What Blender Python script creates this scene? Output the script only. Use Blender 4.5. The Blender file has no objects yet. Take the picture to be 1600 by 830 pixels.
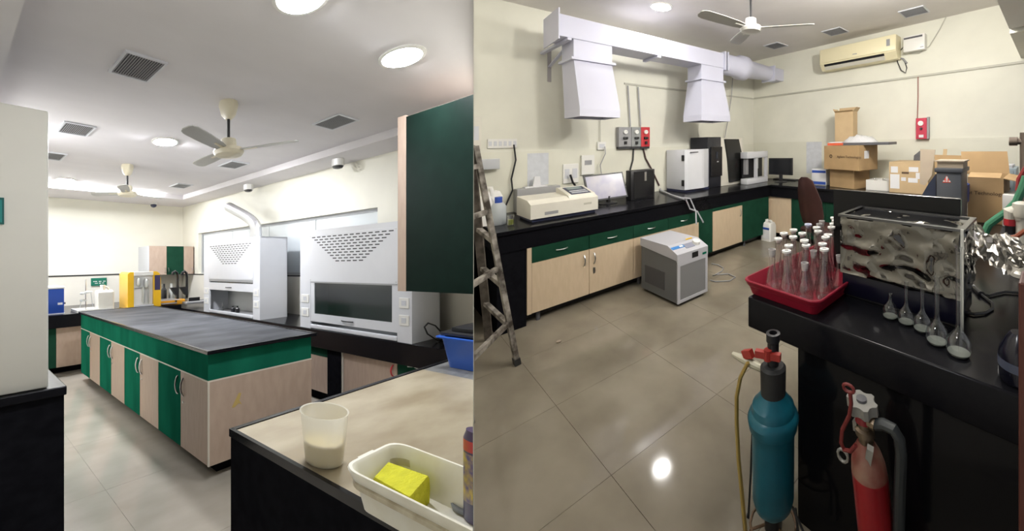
import bpy, bmesh, math, random
from mathutils import Vector, Matrix
random.seed(7)
scene = bpy.context.scene
col = scene.collection

# ---------------------------------------------------------------- camera, world, exposure
# The photograph shows two adjoining lab rooms side by side.  Each room has its own
# floor (they slope gently in opposite directions), so one level camera sees both.
F, CX, CY = 527.0, 955.0, 315.0            # focal length and principal point, pixels of 1600x830
CAMZ = 1.6
cam = bpy.data.cameras.new('camera'); camo = bpy.data.objects.new('camera', cam); col.objects.link(camo)
camo.location = (0, 0, CAMZ); camo.rotation_euler = (math.radians(90), 0, 0)
cam.sensor_fit = 'HORIZONTAL'; cam.sensor_width = 36.0
cam.lens = F / 1600 * 36.0
cam.shift_x = (800 - CX) / 1600; cam.shift_y = (CY - 415) / 1600
cam.clip_start = 0.02
scene.camera = camo
w = bpy.data.worlds.new('world'); scene.world = w; w.use_nodes = True
w.node_tree.nodes['Background'].inputs[0].default_value = (0.93, 0.95, 1.0, 1)
w.node_tree.nodes['Background'].inputs[1].default_value = 0.27
scene.view_settings.view_transform = 'Standard'; scene.view_settings.look = 'None'
scene.view_settings.exposure = 0.22; scene.view_settings.gamma = 1.0
scene.view_settings.use_curve_mapping = False

# ---------------------------------------------------------------- rooms
class Room:
    """x runs along the near-far cross wall, y along the other wall, z up; metres."""
    def __init__(s, X, Y, hc, side):
        s.E = Matrix((X, Y, (0, 0, 1))).transposed(); s.Ei = s.E.inverted(); s.hc = hc; s.side = side
    def w(s, p): return s.E @ Vector((p[0], p[1], p[2] - s.hc)) + Vector((0, 0, CAMZ))
    def at(s, u, v, x=None, y=None, z=None):          # point of a plane of the room seen at a pixel
        r = s.Ei @ Vector(((u - CX) / F, 1, -(v - CY) / F))
        t = x / r.x if x is not None else y / r.y if y is not None else (z - s.hc) / r.z
        return Vector((r.x * t, r.y * t, r.z * t + s.hc))
def axis(u, v, k):
    d = Vector(((u - CX) / F, 1, -(v - CY) / F)); return d * (k / math.hypot(d.x, d.y))
LAB = Room(axis(1221.9, 395.6, 0.661), axis(-86.3, 422.9, 1.789), 1.50, -1)     # lab with the fume hoods
INS = Room(axis(1648.8, 210.1, 1.239), axis(555.5, 238.6, 0.8306), 1.62, 1)     # lab with the instruments
RM = LAB
def use(r):
    global RM; RM = r
def at(u, v, **k): return RM.at(u, v, **k)
PDIR = Vector(((740 - CX) / F, 1, 0)).normalized()          # line of the partition between the rooms
PNRM = Vector((PDIR.y, -PDIR.x, 0))                         # points into the instrument lab

# ---------------------------------------------------------------- materials
MATS = {}
def mat(name, c, rough=.5, metal=0, var=0, vscale=8, bump=0, bscale=60, spec=.5, coat=0, alpha=1, trans=0, emit=0, c2=None, detail=4, stretch=None, ior=1.45):
    if name in MATS: return MATS[name]
    m = bpy.data.materials.new(name); m.use_nodes = True; nt = m.node_tree; b = nt.nodes['Principled BSDF']
    b.inputs['Base Color'].default_value = (*c, 1); b.inputs['Roughness'].default_value = rough
    b.inputs['Metallic'].default_value = metal; b.inputs['Specular IOR Level'].default_value = spec
    b.inputs['Coat Weight'].default_value = coat; b.inputs['Alpha'].default_value = alpha
    b.inputs['Transmission Weight'].default_value = trans; b.inputs['IOR'].default_value = ior
    if emit:
        b.inputs['Emission Color'].default_value = (*c, 1); b.inputs['Emission Strength'].default_value = emit
    tc = nt.nodes.new('ShaderNodeTexCoord'); src = tc.outputs['Object']
    if stretch:
        mp = nt.nodes.new('ShaderNodeMapping'); mp.inputs['Scale'].default_value = stretch
        nt.links.new(src, mp.inputs['Vector']); src = mp.outputs['Vector']
    if var or c2:
        n = nt.nodes.new('ShaderNodeTexNoise'); n.inputs['Scale'].default_value = vscale; n.inputs['Detail'].default_value = detail
        r = nt.nodes.new('ShaderNodeValToRGB'); nt.links.new(src, n.inputs['Vector'])
        a = c if c2 else tuple(max(0, x * (1 - var)) for x in c); d = c2 if c2 else tuple(min(1, x * (1 + var)) for x in c)
        r.color_ramp.elements[0].position = .35; r.color_ramp.elements[1].position = .65
        r.color_ramp.elements[0].color = (*a, 1); r.color_ramp.elements[1].color = (*d, 1)
        nt.links.new(n.outputs['Fac'], r.inputs['Fac']); nt.links.new(r.outputs['Color'], b.inputs['Base Color'])
    if bump:
        n2 = nt.nodes.new('ShaderNodeTexNoise'); n2.inputs['Scale'].default_value = bscale; n2.inputs['Detail'].default_value = 3
        bp = nt.nodes.new('ShaderNodeBump'); bp.inputs['Strength'].default_value = bump; bp.inputs['Distance'].default_value = .02
        nt.links.new(src, n2.inputs['Vector']); nt.links.new(n2.outputs['Fac'], bp.inputs['Height']); nt.links.new(bp.outputs['Normal'], b.inputs['Normal'])
    MATS[name] = m; return m
def glassmat(name, tint=(1, 1, 1), gloss=.12, rough=.02, edge=.75):
    m = bpy.data.materials.new(name); m.use_nodes = True; nt = m.node_tree; nt.nodes.clear()
    o = nt.nodes.new('ShaderNodeOutputMaterial'); t = nt.nodes.new('ShaderNodeBsdfTransparent'); g = nt.nodes.new('ShaderNodeBsdfGlossy')
    mx = nt.nodes.new('ShaderNodeMixShader'); lw = nt.nodes.new('ShaderNodeLayerWeight'); lw.inputs['Blend'].default_value = .35
    mm = nt.nodes.new('ShaderNodeMath'); mm.operation = 'MULTIPLY_ADD'; mm.inputs[1].default_value = edge; mm.inputs[2].default_value = gloss; mm.use_clamp = True
    t.inputs['Color'].default_value = (*tint, 1); g.inputs['Roughness'].default_value = rough
    nt.links.new(lw.outputs['Facing'], mm.inputs[0]); nt.links.new(mm.outputs[0], mx.inputs['Fac'])
    nt.links.new(t.outputs[0], mx.inputs[1]); nt.links.new(g.outputs[0], mx.inputs[2]); nt.links.new(mx.outputs[0], o.inputs['Surface'])
    MATS[name] = m; return m
def emitmat(name, c, s):
    m = bpy.data.materials.new(name); m.use_nodes = True; nt = m.node_tree; nt.nodes.clear()
    o = nt.nodes.new('ShaderNodeOutputMaterial'); e = nt.nodes.new('ShaderNodeEmission')
    e.inputs['Color'].default_value = (*c, 1); e.inputs['Strength'].default_value = s
    nt.links.new(e.outputs[0], o.inputs['Surface']); MATS[name] = m; return m

WALL = mat('cream_paint', (.80, .78, .68), .6, var=.03, vscale=2, bump=.03, bscale=90)
WALLR = mat('cream_paint_instrument_lab', (.75, .74, .65), .6, var=.04, vscale=2, bump=.03, bscale=90)
DADO = mat('dado_tile', (.76, .73, .65), .35, var=.03, vscale=3)
DADOR = mat('dado_tile_instrument_lab', (.70, .69, .59), .35, var=.03, vscale=3)
CEIL = mat('ceiling_paint', (.68, .655, .67), .75, var=.02, vscale=3)
CEILR = mat('ceiling_paint_instrument_lab', (.74, .71, .69), .75, var=.02, vscale=3)
TILE = mat('vitrified_tile', (.34, .31, .26), .12, c2=(.40, .365, .31), vscale=3.0, detail=8, spec=.45)
TILER = mat('vitrified_tile_marbled', (.17, .148, .112), .08, c2=(.235, .207, .16), vscale=2.2, detail=9, spec=.45)
GROUT = mat('grout', (.165, .143, .11), .6)
GROUTL = mat('pale_grout', (.30, .27, .225), .6)
BLACK = mat('black_granite', (.006, .006, .008), .20, c2=(.0075, .0075, .0095), vscale=60, spec=.14)
BLACKM = mat('black_laminate', (.008, .008, .010), .42, var=.2, vscale=20, spec=0)
GREYTOP = mat('worn_grey_worktop', (.020, .022, .028), .5, c2=(.085, .09, .10), vscale=3.0, detail=9, spec=.15)
GREEN = mat('green_laminate', (.010, .125, .075), .5, spec=0, var=.16, vscale=5, stretch=(1, 1, .3))
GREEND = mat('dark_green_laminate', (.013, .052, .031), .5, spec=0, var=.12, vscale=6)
CREAML = mat('cream_laminate', (.43, .325, .255), .45, spec=.1, c2=(.47, .36, .285), vscale=30, stretch=(1, 1, .25))
CREAMR = mat('tan_laminate', (.58, .455, .315), .38, c2=(.62, .49, .345), vscale=30, stretch=(1, 1, .25))
EDGE = mat('pale_edge_band', (.62, .58, .50), .4)
STEEL = mat('brushed_steel', (.55, .55, .55), .28, 1)
CHROME = mat('chrome', (.75, .75, .76), .12, 1)
DARKM = mat('dark_metal', (.05, .05, .055), .4, .6)
WHITEM = mat('white_enamel', (.66, .67, .71), .28, var=.01)
WHITEG = mat('grey_white_enamel', (.60, .61, .65), .32)
WHITEP = mat('white_plastic', (.78, .77, .74), .35)
OFFW = mat('aged_white_plastic', (.72, .69, .61), .4, var=.03, vscale=6)
CREAMP = mat('yellowed_plastic', (.80, .73, .50), .38)
GREYP = mat('grey_plastic', (.30, .30, .31), .45)
DGREY = mat('dark_grey_plastic', (.09, .09, .10), .45)
BLK = mat('black_plastic', (.012, .012, .014), .38)
RUBBER = mat('black_rubber', (.02, .02, .02), .6)
YEL = mat('yellow_plastic', (.80, .47, .02), .32)
ORANGE = mat('orange_plastic', (.78, .36, .02), .32)
BLUE = mat('blue_plastic', (.025, .075, .36), .35)
NAVY = mat('navy_plastic', (.02, .025, .07), .35)
SCREEN = mat('dark_screen', (.05, .04, .10), .12)
RED = mat('red_paint', (.45, .02, .03), .35, var=.1)
CARD = mat('corrugated_cardboard', (.42, .28, .14), .75, var=.06, vscale=6)
CARDL = mat('pale_cardboard', (.52, .38, .22), .75, var=.05, vscale=6)
CARDG = mat('faded_cardboard', (.42, .35, .27), .75, var=.05, vscale=6)
PAPER = mat('paper', (.74, .74, .76), .7)
GLASS = glassmat('clear_glass', (.95, .96, .96), .16)
GLASST = glassmat('thin_clear_glass', (.94, .95, .95), .05, .02, .45)
GLASSD = glassmat('sash_glass', (.66, .68, .68), .04, .2, .2)
DUCTP = mat('painted_duct', (.57, .575, .69), .42, var=.015, vscale=3, bump=.06, bscale=5)
FOIL = mat('crumpled_foil', (.80, .78, .74), .22, 1)
MIRROR = mat('polished_steel', (.16, .152, .14), .05, 1)
LAMP = emitmat('lamp_diffuser', (.93, .95, 1.0), 600)
LAMPF = emitmat('lamp_diffuser_far', (.93, .95, 1.0), 800)
LAMPN = emitmat('lamp_diffuser_near', (.93, .95, 1.0), 170)
LAMPR = emitmat('lamp_diffuser_instrument_lab', (1.0, .98, .94), 120)
COVE = emitmat('cove_led', (.95, .97, 1.0), 22)

# ---------------------------------------------------------------- mesh helpers
class MB:
    def __init__(s): s.v = []; s.f = []
    def add(s, vs, fs):
        n = len(s.v); s.v += [Vector(p) for p in vs]; s.f += [[i + n for i in f] for f in fs]; return s
    def bm_add(s, bm):
        bm.verts.ensure_lookup_table(); bm.verts.index_update()
        s.add([v.co.copy() for v in bm.verts], [[v.index for v in f.verts] for f in bm.faces]); bm.free(); return s
    def box(s, x0, x1, y0, y1, z0, z1, bev=0, seg=2):
        if not bev:
            vs = [(x, y, z) for z in (z0, z1) for y in (y0, y1) for x in (x0, x1)]
            return s.add(vs, [(0, 2, 3, 1), (4, 5, 7, 6), (0, 1, 5, 4), (2, 6, 7, 3), (0, 4, 6, 2), (1, 3, 7, 5)])
        bm = bmesh.new(); bmesh.ops.create_cube(bm, size=1)
        for v in bm.verts: v.co = Vector(((x0 + x1) / 2 + v.co.x * (x1 - x0), (y0 + y1) / 2 + v.co.y * (y1 - y0), (z0 + z1) / 2 + v.co.z * (z1 - z0)))
        bmesh.ops.bevel(bm, geom=bm.edges[:], offset=bev, segments=seg, affect='EDGES', profile=.5)
        return s.bm_add(bm)
    def obox(s, c, ax, ay, az):
        c, ax, ay, az = map(Vector, (c, ax, ay, az))
        vs = [c + i * ax + j * ay + k * az for k in (-1, 1) for j in (-1, 1) for i in (-1, 1)]
        return s.add(vs, [(0, 2, 3, 1), (4, 5, 7, 6), (0, 1, 5, 4), (2, 6, 7, 3), (0, 4, 6, 2), (1, 3, 7, 5)])
    def bar(s, p, q, w, d, up=(0, 0, 1)):
        p, q = Vector(p), Vector(q); a = (q - p); u = Vector(up)
        if abs(a.normalized().dot(u)) > .98: u = Vector((1, 0, 0))
        e = a.cross(u).normalized(); g = e.cross(a).normalized()
        return s.obox((p + q) / 2, a / 2, e * (w / 2), g * (d / 2))
    def loft(s, rings, cap0=True, cap1=True, closed=False):
        n = len(rings[0]); vs = [p for r in rings for p in r]; fs = []
        for k in range(len(rings) - 1 + (1 if closed else 0)):
            a = k * n; b = ((k + 1) % len(rings)) * n
            for i in range(n): fs.append((a + i, a + (i + 1) % n, b + (i + 1) % n, b + i))
        if cap0 and not closed: fs.append(tuple(range(n))[::-1])
        if cap1 and not closed: fs.append(tuple(range((len(rings) - 1) * n, len(rings) * n)))
        return s.add(vs, fs)
    def tube(s, pts, r, n=8, cap=True, closed=False):
        pts = [Vector(p) for p in pts]; rings = []; N = len(pts); prev = None
        rr = r if isinstance(r, (list, tuple)) else [r] * N
        for i, p in enumerate(pts):
            a = pts[(i - 1) % N] if (i or closed) else p; b = pts[(i + 1) % N] if (i < N - 1 or closed) else p
            t = (b - a).normalized()
            if prev is None: e = t.orthogonal().normalized()
            else:
                e = prev - t * prev.dot(t)
                e = e.normalized() if e.length > 1e-5 else t.orthogonal().normalized()
            prev = e; g = t.cross(e)
            rings.append([p + (e * math.cos(k * 2 * math.pi / n) + g * math.sin(k * 2 * math.pi / n)) * rr[i] for k in range(n)])
        return s.loft(rings, cap, cap, closed)
    def cyl(s, p, q, r, r2=None, n=16): return s.tube([p, q], [r, r if r2 is None else r2], n)
    def lathe(s, c, prof, n=24, ax=None, cap0=True, cap1=True):
        c = Vector(c); d = Vector(ax).normalized() if ax else Vector((0, 0, 1))
        e = Vector((1, 0, 0)) if not ax else d.orthogonal().normalized(); g = d.cross(e)
        rings = [[c + d * h + (e * math.cos(k * 2 * math.pi / n) + g * math.sin(k * 2 * math.pi / n)) * max(r, 1e-4) for k in range(n)] for r, h in prof]
        return s.loft(rings, cap0, cap1)
    def prism(s, pts, plane, lo, hi):
        m = {'xy': lambda a, b, c: (a, b, c), 'xz': lambda a, b, c: (a, c, b), 'yz': lambda a, b, c: (c, a, b)}[plane]
        return s.loft([[m(a, b, lo) for a, b in pts], [m(a, b, hi) for a, b in pts]])
    def frame(s, plane, a0, a1, b0, b1, t, lo, hi):        # rectangular frame, bars t wide
        m = {'yz': lambda p, q, r, u: s.box(lo, hi, p, q, r, u), 'xz': lambda p, q, r, u: s.box(p, q, lo, hi, r, u), 'xy': lambda p, q, r, u: s.box(p, q, r, u, lo, hi)}[plane]
        m(a0, a1, b0, b0 + t); m(a0, a1, b1 - t, b1); m(a0, a0 + t, b0 + t, b1 - t); m(a1 - t, a1, b0 + t, b1 - t); return s
    def text(s, body, c, right, up, h, bold=0):
        cu = bpy.data.curves.new('txt', 'FONT'); cu.body = body; cu.size = 1; cu.align_x = 'CENTER'; cu.align_y = 'CENTER'; cu.offset = bold; cu.resolution_u = 2
        o = bpy.data.objects.new('txt', cu); col.objects.link(o)
        dg = bpy.context.evaluated_depsgraph_get(); me = bpy.data.meshes.new_from_object(o.evaluated_get(dg))
        c, right, up = Vector(c), Vector(right), Vector(up)
        s.add([c + right * (v.co.x * h) + up * (v.co.y * h) for v in me.vertices], [list(p.vertices) for p in me.polygons])
        bpy.data.objects.remove(o); bpy.data.curves.remove(cu); bpy.data.meshes.remove(me); return s
    def rotz(s, c, deg):
        a = math.radians(deg); ca, sa = math.cos(a), math.sin(a)
        for v in s.v: x, y = v.x - c[0], v.y - c[1]; v.x, v.y = c[0] + x * ca - y * sa, c[1] + x * sa + y * ca
        return s
    def lean(s, k, z0):
        for v in s.v: v.y += (v.z - z0) * k
        return s
    def build(s, name, m, parent=None, smooth=False, label=None, kind=None, origin=None, ang=35):
        if not s.v: return None
        if parent is not None: org = ORG[parent.name]
        else:
            if origin is None:
                xs = [v.x for v in s.v]; ys = [v.y for v in s.v]
                origin = ((min(xs) + max(xs)) / 2, (min(ys) + max(ys)) / 2, min(v.z for v in s.v))
            org = RM.w(origin)
        bm = bmesh.new(); vs = [bm.verts.new(RM.w(v) - org) for v in s.v]
        for f in s.f:
            try: bm.faces.new([vs[i] for i in f])
            except ValueError: pass
        bmesh.ops.recalc_face_normals(bm, faces=bm.faces[:])
        # end cleanly at the partition wall between the two labs
        co = Vector((0, 0, CAMZ)) - org; nn = PNRM * RM.side; cut = co + nn * .0015
        if min((v.co - cut).dot(nn) for v in bm.verts) < 0:
            if max((v.co - cut).dot(nn) for v in bm.verts) < 0.0005: bm.free(); return None
            r = bmesh.ops.bisect_plane(bm, geom=bm.verts[:] + bm.edges[:] + bm.faces[:], dist=1e-5, plane_co=cut, plane_no=-nn, clear_outer=True)
            ed = [e for e in r['geom_cut'] if isinstance(e, bmesh.types.BMEdge)]
            if ed:
                try: bmesh.ops.holes_fill(bm, edges=ed, sides=0)
                except Exception: pass
        me = bpy.data.meshes.new(name); bm.to_mesh(me); bm.free()
        if m: me.materials.append(m)
        if smooth:
            me.shade_smooth(); me.set_sharp_from_angle(angle=math.radians(ang))
        o = bpy.data.objects.new(name, me); col.objects.link(o)
        if parent is not None: o.parent = parent
        else: o.location = org
        ORG[o.name] = org
        if label: o['label'] = label
        if kind: o['kind'] = kind
        return o
ORG = {}
def thing(name, label, cat, origin, group=None):
    o = bpy.data.objects.new(name, None); col.objects.link(o); o.empty_display_size = .1
    o.location = RM.w(origin); ORG[o.name] = o.location.copy()
    return tag(o, label, cat, group)
def tag(o, label, cat, group=None):
    if o is None: return None
    o['label'] = label; o['category'] = cat
    if group: o['group'] = group
    return o
def struct(o, label=None):
    if o is None: return None
    o['kind'] = 'structure'
    if label: o['label'] = label
    return o
def copy_tree(root, dpos, label, group=None):              # a copy of a thing and its parts, moved by a room vector
    d = RM.E @ Vector(dpos)
    r = root.copy(); col.objects.link(r); r.location = root.location + d; r['label'] = label
    if group: r['group'] = group
    def rec(src, dst):
        for ch in src.children:
            c = ch.copy(); col.objects.link(c); c.parent = dst; rec(ch, c)
    rec(root, r); return r
def B(*a, **k): return MB().box(*a, **k)
def arc_handle(p, q, out, r=.006, bow=.03):                 # bow handle between two points
    p, q, out = Vector(p), Vector(q), Vector(out)
    return MB().tube([p] + [p.lerp(q, t) + out * bow * math.sin(math.pi * t) ** .6 for t in (.08, .25, .5, .75, .92)] + [q], r, 8)
# ================================================================ LAB WITH THE FUME HOODS (left)
use(LAB)
XW, YB, ZC, ZS = 3.35, 6.15, 2.78, 2.70          # right wall, back wall, ceiling, lower soffit
fl = struct(B(-1.2, XW, -.6, YB, -.06, -.004).build('floor', GROUTL), 'beige vitrified tile floor of the fume hood lab')
tp = .69; k = 0
for i in range(-2, 6):
    for j in range(-1, 10):
        x0, y0 = i * tp + .05, j * tp + .2
        x1, y1 = min(x0 + tp, XW) - .0015, min(y0 + tp, YB) - .0015
        if x1 - x0 > .02 and y1 - y0 > .02: B(x0, x1, y0, y1, -.01, 0).build('tile', TILE, fl)
struct(B(-1.32, -1.2, -.6, YB, -.06, 3.0).build('wall_left', WALL), 'cream wall beyond the tall white cabinet')
struct(B(-1.2, XW + .15, YB, YB + .15, -.06, 3.0).build('wall_back', WALL), 'cream painted back wall')
m = MB(); RY0, RY1, RZ0, RZ1 = 2.285, 5.627, 1.335, 2.116
m.box(XW, XW + .15, -.6, YB, -.06, RZ0); m.box(XW, XW + .15, -.6, YB, RZ1, 3.0)
m.box(XW, XW + .15, -.6, RY0, RZ0, RZ1); m.box(XW, XW + .15, RY1, YB, RZ0, RZ1)
struct(m.build('wall_right', WALL), 'cream wall behind the fume hoods')
struct(B(XW - .012, XW, .2, YB, .78, 1.315).build('trim_1', DADO), 'pale tile dado behind the fume hoods')
struct(B(XW - .02, XW, .2, YB, 1.315, 1.335).build('trim_2', DARKM), 'dark strip on top of the dado')
struct(B(-.4, XW - .02, YB - .012, YB, .8, 1.355).build('trim_3', DADO), 'pale tile dado on the back wall')
struct(B(-.4, XW - .02, YB - .02, YB, 1.355, 1.375).build('trim_4', DARKM), 'dark strip on the back wall')
# glazed opening in the right wall
win = struct(MB().frame('yz', RY0, RY1, RZ0, RZ1, .035, XW + .06, XW + .10).build('window_1', mat('grey_window_frame', (.34, .35, .36), .5)), 'wide glazed opening in the wall above the fume hoods')
WG = mat('pale_window_glass', (.62, .66, .68), .10, spec=.6)
for a in range(4):
    y0 = RY0 + .035 + a * (RY1 - RY0 - .07) / 4; y1 = RY0 + .035 + (a + 1) * (RY1 - RY0 - .07) / 4
    B(XW + .075, XW + .085, y0 + .004, y1 - .004, RZ0 + .035, RZ1 - .035).build('pane', WG, win)
# ceiling: raised middle, lower soffit along the walls
SX, SY = 2.955, 5.43
struct(B(-1.2, SX, -.6, SY, ZC, ZC + .08).build('ceiling', CEIL), 'pale grey ceiling of the fume hood lab')
struct(MB().box(SX, XW + .1, -.6, YB + .1, ZS, ZC + .08).box(-1.2, SX, SY, YB + .1, ZS, ZC + .08).build('trim_5', CEIL), 'lowered ceiling border along the walls')
p = at(48, 85, z=ZC); q = at(25, 150, z=ZC)
struct(B(-1.2, .235, -.6, SY, ZC - .12, ZC).build('trim_6', CEIL), 'lowered beam at the left of the ceiling')
tag(B(.35, 2.55, SY - .012, SY - .002, ZS + .008, ZC - .006).build('cove_light', COVE), 'thin bright cove strip light along the far ceiling step', 'light')

# ---- downlights
def downlight(u, v, label, z, mt, r=.10, grp=None):
    c = at(u, v, z=z); t = thing('downlight', label, 'light', (c.x, c.y, z - .012), grp)
    MB().lathe((c.x, c.y, z), [(r + .018, 0), (r + .018, -.008), (r, -.012)], 28, cap1=False).build('bezel', WHITEP, t, True)
    MB().lathe((c.x, c.y, z), [(r, -.006), (r, -.012), (r * .85, -.015), (r * .5, -.018), (r * .1, -.019)], 28).build('diffuser', mt, t)
    return t
downlight(470, -6, 'round downlight cut off by the top edge of the fume hood lab', ZC, LAMPN)
downlight(628, 88, 'large bright downlight nearest the green wall cabinet', ZC, LAMPN)
downlight(258, 221, 'round downlight just left of the nearer ceiling fan', ZC, LAMP)
downlight(103, 281, 'far downlight next to the cove strip by the tall white cabinet', ZC, LAMPF)
def fill_lamp(room, x, y, z, e, c, r=.12):                    # unseen area lights added to brighten the room
    a = bpy.data.lights.new('fill_area_light', 'AREA'); a.shape = 'DISK'; a.size = r * 2; a.energy = e; a.color = c
    o = bpy.data.objects.new('fill_area_light', a); col.objects.link(o); o.location = room.w((x, y, z))
for (x, y, e) in ((.9, .1, 9), (-.1, 2.6, 32), (.1, 4.3, 34)): fill_lamp(LAB, x, y, ZC - .02, e, (.96, .97, 1.0))
def bulb(room, x, y, z, e, c, r=.12):                     # added point lights out of frame, even fill for walls and ceiling
    a = bpy.data.lights.new('fill_point_light', 'POINT'); a.shadow_soft_size = r; a.energy = e; a.color = c
    o = bpy.data.objects.new('fill_point_light', a); col.objects.link(o); o.location = room.w((x, y, z))
bulb(LAB, -.15, 3.4, 2.35, 24, (.96, .97, 1.0))

# ---- ceiling grilles
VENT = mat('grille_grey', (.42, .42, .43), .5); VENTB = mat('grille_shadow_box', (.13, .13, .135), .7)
def grille(u, v, label, z, sx=.235, sy=.265, slats=15):
    c = at(u, v, z=z); x, y = c.x, c.y; t = thing('ceiling_grille', label, 'vent', (x, y, z - .02))
    MB().frame('xy', x - sx / 2, x + sx / 2, y - sy / 2, y + sy / 2, .014, z - .012, z).build('frame', WHITEG, t)
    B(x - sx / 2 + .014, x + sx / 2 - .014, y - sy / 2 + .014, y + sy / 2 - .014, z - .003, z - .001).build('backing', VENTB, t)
    m = MB(); n = slats
    for i in range(n):
        xx = x - sx / 2 + .014 + (i + .5) * (sx - .028) / n
        m.obox((xx, y, z - .008), (.0035, 0, .003), (0, sy / 2 - .014, 0), (-.0006, 0, .0008))
    m.build('slats', VENT, t)
grille(215, 104, 'largest square ceiling grille above the tall white cabinet', ZC)
grille(119, 201, 'small ceiling grille right beside the top of the tall white cabinet', ZC)
grille(80, 243, 'ceiling grille half hidden by the tall white cabinet', ZC)
grille(524, 190, 'ceiling grille between the bright downlight and the lowered border', ZC)
grille(365, 257, 'ceiling grille below the motor of the nearer fan', ZC)
grille(283, 290, 'farthest small grille near the corner of the ceiling step', ZC)

# ---- ceiling fans
FANW = mat('fan_blade_grey', (.46, .455, .43), .4); FANC = mat('fan_cream', (.74, .68, .52), .4)
def fan(label, c, zc, zm, tips, rod=DARKM, body=FANC, canopy=True, w=.05, sc=1.0):
    x, y = c; t = thing('ceiling_fan', label, 'fan', (x, y, zm - .06 * sc))
    if canopy: MB().lathe((x, y, zc), [(.062 * sc, 0), (.066 * sc, -.03 * sc), (.05 * sc, -.10 * sc), (.022 * sc, -.135 * sc)], 20).build('canopy', body, t, True)
    MB().cyl((x, y, zm + .06 * sc), (x, y, zc - .002), .011 * sc, n=8).build('rod', rod, t, True)
    MB().lathe((x, y, zm), [(.05 * sc, .09 * sc), (.055 * sc, .05 * sc), (.048 * sc, .02 * sc), (.095 * sc, .015 * sc), (.105 * sc, -.01 * sc), (.09 * sc, -.035 * sc), (.02 * sc, -.048 * sc)], 24).build('motor', body, t, True)
    for tp_ in tips:
        d = Vector((tp_[0] - x, tp_[1] - y, 0)); L = d.length; d.normalize(); e = Vector((-d.y, d.x, 0))
        zt = tp_[2] - zm if len(tp_) > 2 else 0
        P0 = Vector((x, y, zm)); tilt = Vector((0, 0, .22))
        MB().bar(P0 + d * .09 * sc, P0 + d * .2 * sc + Vector((0, 0, zt * .2)), .03 * sc, .008).build('blade_arm', body, t)
        rings = []
        for s_, ww in ((.16, .6), (.3, .85), (.6, 1.0), (.9, 1.0), (.97, .8), (1.0, .4)):
            cc = P0 + d * (L * s_) + Vector((0, 0, zt * s_)); hw = e * (w * sc * ww) + tilt * (w * sc * ww); up = Vector((0, 0, .003))
            rings.append([cc - hw - up, cc + hw - up, cc + hw + up, cc - hw + up])
        MB().loft(rings).build('blade', FANW, t)
    return t
c = at(357, 160, z=ZC); zm = at(357, 236, x=c.x).z
def tips(zm, pix): return [tuple(at(u, v, z=zm)[:2]) for u, v in pix]
def tri_tips(c, L, a0): return [(c[0] + L * math.cos(a0 + i * 2.0944), c[1] + L * math.sin(a0 + i * 2.0944)) for i in range(3)]
fan('nearer ceiling fan with cream canopy and one broad blade to the left', (c.x, c.y), ZC, zm, tips(zm, ((290, 199), (466, 220), (307, 258))))
c = at(199, 258, z=ZC); zm = at(197, 303, x=c.x).z
fan('farther ceiling fan hanging in front of the cove strip', (c.x, c.y), ZC, zm, tips(zm, ((143, 304), (252, 311), (190, 289))))

# ---- small ceiling fittings
def ceiling_spot(u, v, label):
    c = at(u, v, x=3.13); t = thing('ceiling_spotlight', label, 'light', (c.x, c.y, ZS - .11))
    MB().lathe((c.x, c.y, ZS), [(.062, 0), (.062, -.075), (.056, -.08)], 22).build('housing', WHITEP, t, True)
    MB().lathe((c.x, c.y, ZS), [(.056, -.0805), (.045, -.10), (.02, -.108)], 22).build('lens', BLK, t, True)
ceiling_spot(388, 297, 'white round spotlight on the soffit above the farther fume hood')
ceiling_spot(528, 257, 'white round spotlight on the soffit above the nearer fume hood')
c = at(240, 325, y=5.95); t = thing('dome_camera', 'small dark dome camera under the ceiling at the back wall', 'camera', (c.x, c.y, ZS - .09))
MB().lathe((c.x, c.y, ZS), [(.05, 0), (.055, -.03)], 18).build('mount', WHITEP, t, True)
MB().lathe((c.x, c.y, ZS), [(.05, -.031), (.047, -.06), (.03, -.08), (.008, -.088)], 18).build('dome', NAVY, t, True)

# ---- tall white cabinet on its black table
t = thing('black_table', 'black table carrying the tall white cabinet at the left edge', 'table', (0, 2.4, 0))
B(-.7, .461, 1.967, 2.75, .80, .85, bev=.006).build('table_top', BLACK, t)
B(-.68, .452, 1.985, 2.73, .0, .80).build('pedestal', BLACKM, t)
t = thing('tall_cabinet', 'tall plain off-white metal cabinet standing on the black table', 'cabinet', (0, 2.3, .85))
FRIDGE = mat('off_white_enamel', (.68, .66, .60), .42, var=.01)
yf = 1.99; ztop = at(83, 175, y=yf).z; xr = at(76, 400, y=yf).x
B(-.7, xr, yf + .03, 2.7, .85, ztop - .005).build('body', FRIDGE, t)
B(-.7, xr, yf, yf + .028, .853, ztop, bev=.008).build('door', FRIDGE, t, True)
c = at(3, 328, y=yf)
pl = B(c.x - .08, c.x + .008, yf - .004, yf, c.z - .075, c.z + .062).build('name_plate', mat('teal_plate', (.01, .10, .09), .4), t)
B(c.x - .075, c.x + .0, yf - .006, yf - .004, c.z - .065, c.z + .05).build('plate_face', mat('teal_plate_face', (.02, .20, .19), .4), pl)
c = at(32, 163, y=2.3); tag(MB().lathe((c.x, 2.3, ztop - .005), [(.055, 0), (.06, .02), (.04, .035)], 20).build('round_lid', BLK, None, True), 'small black lid lying on top of the tall white cabinet', 'lid')

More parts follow.
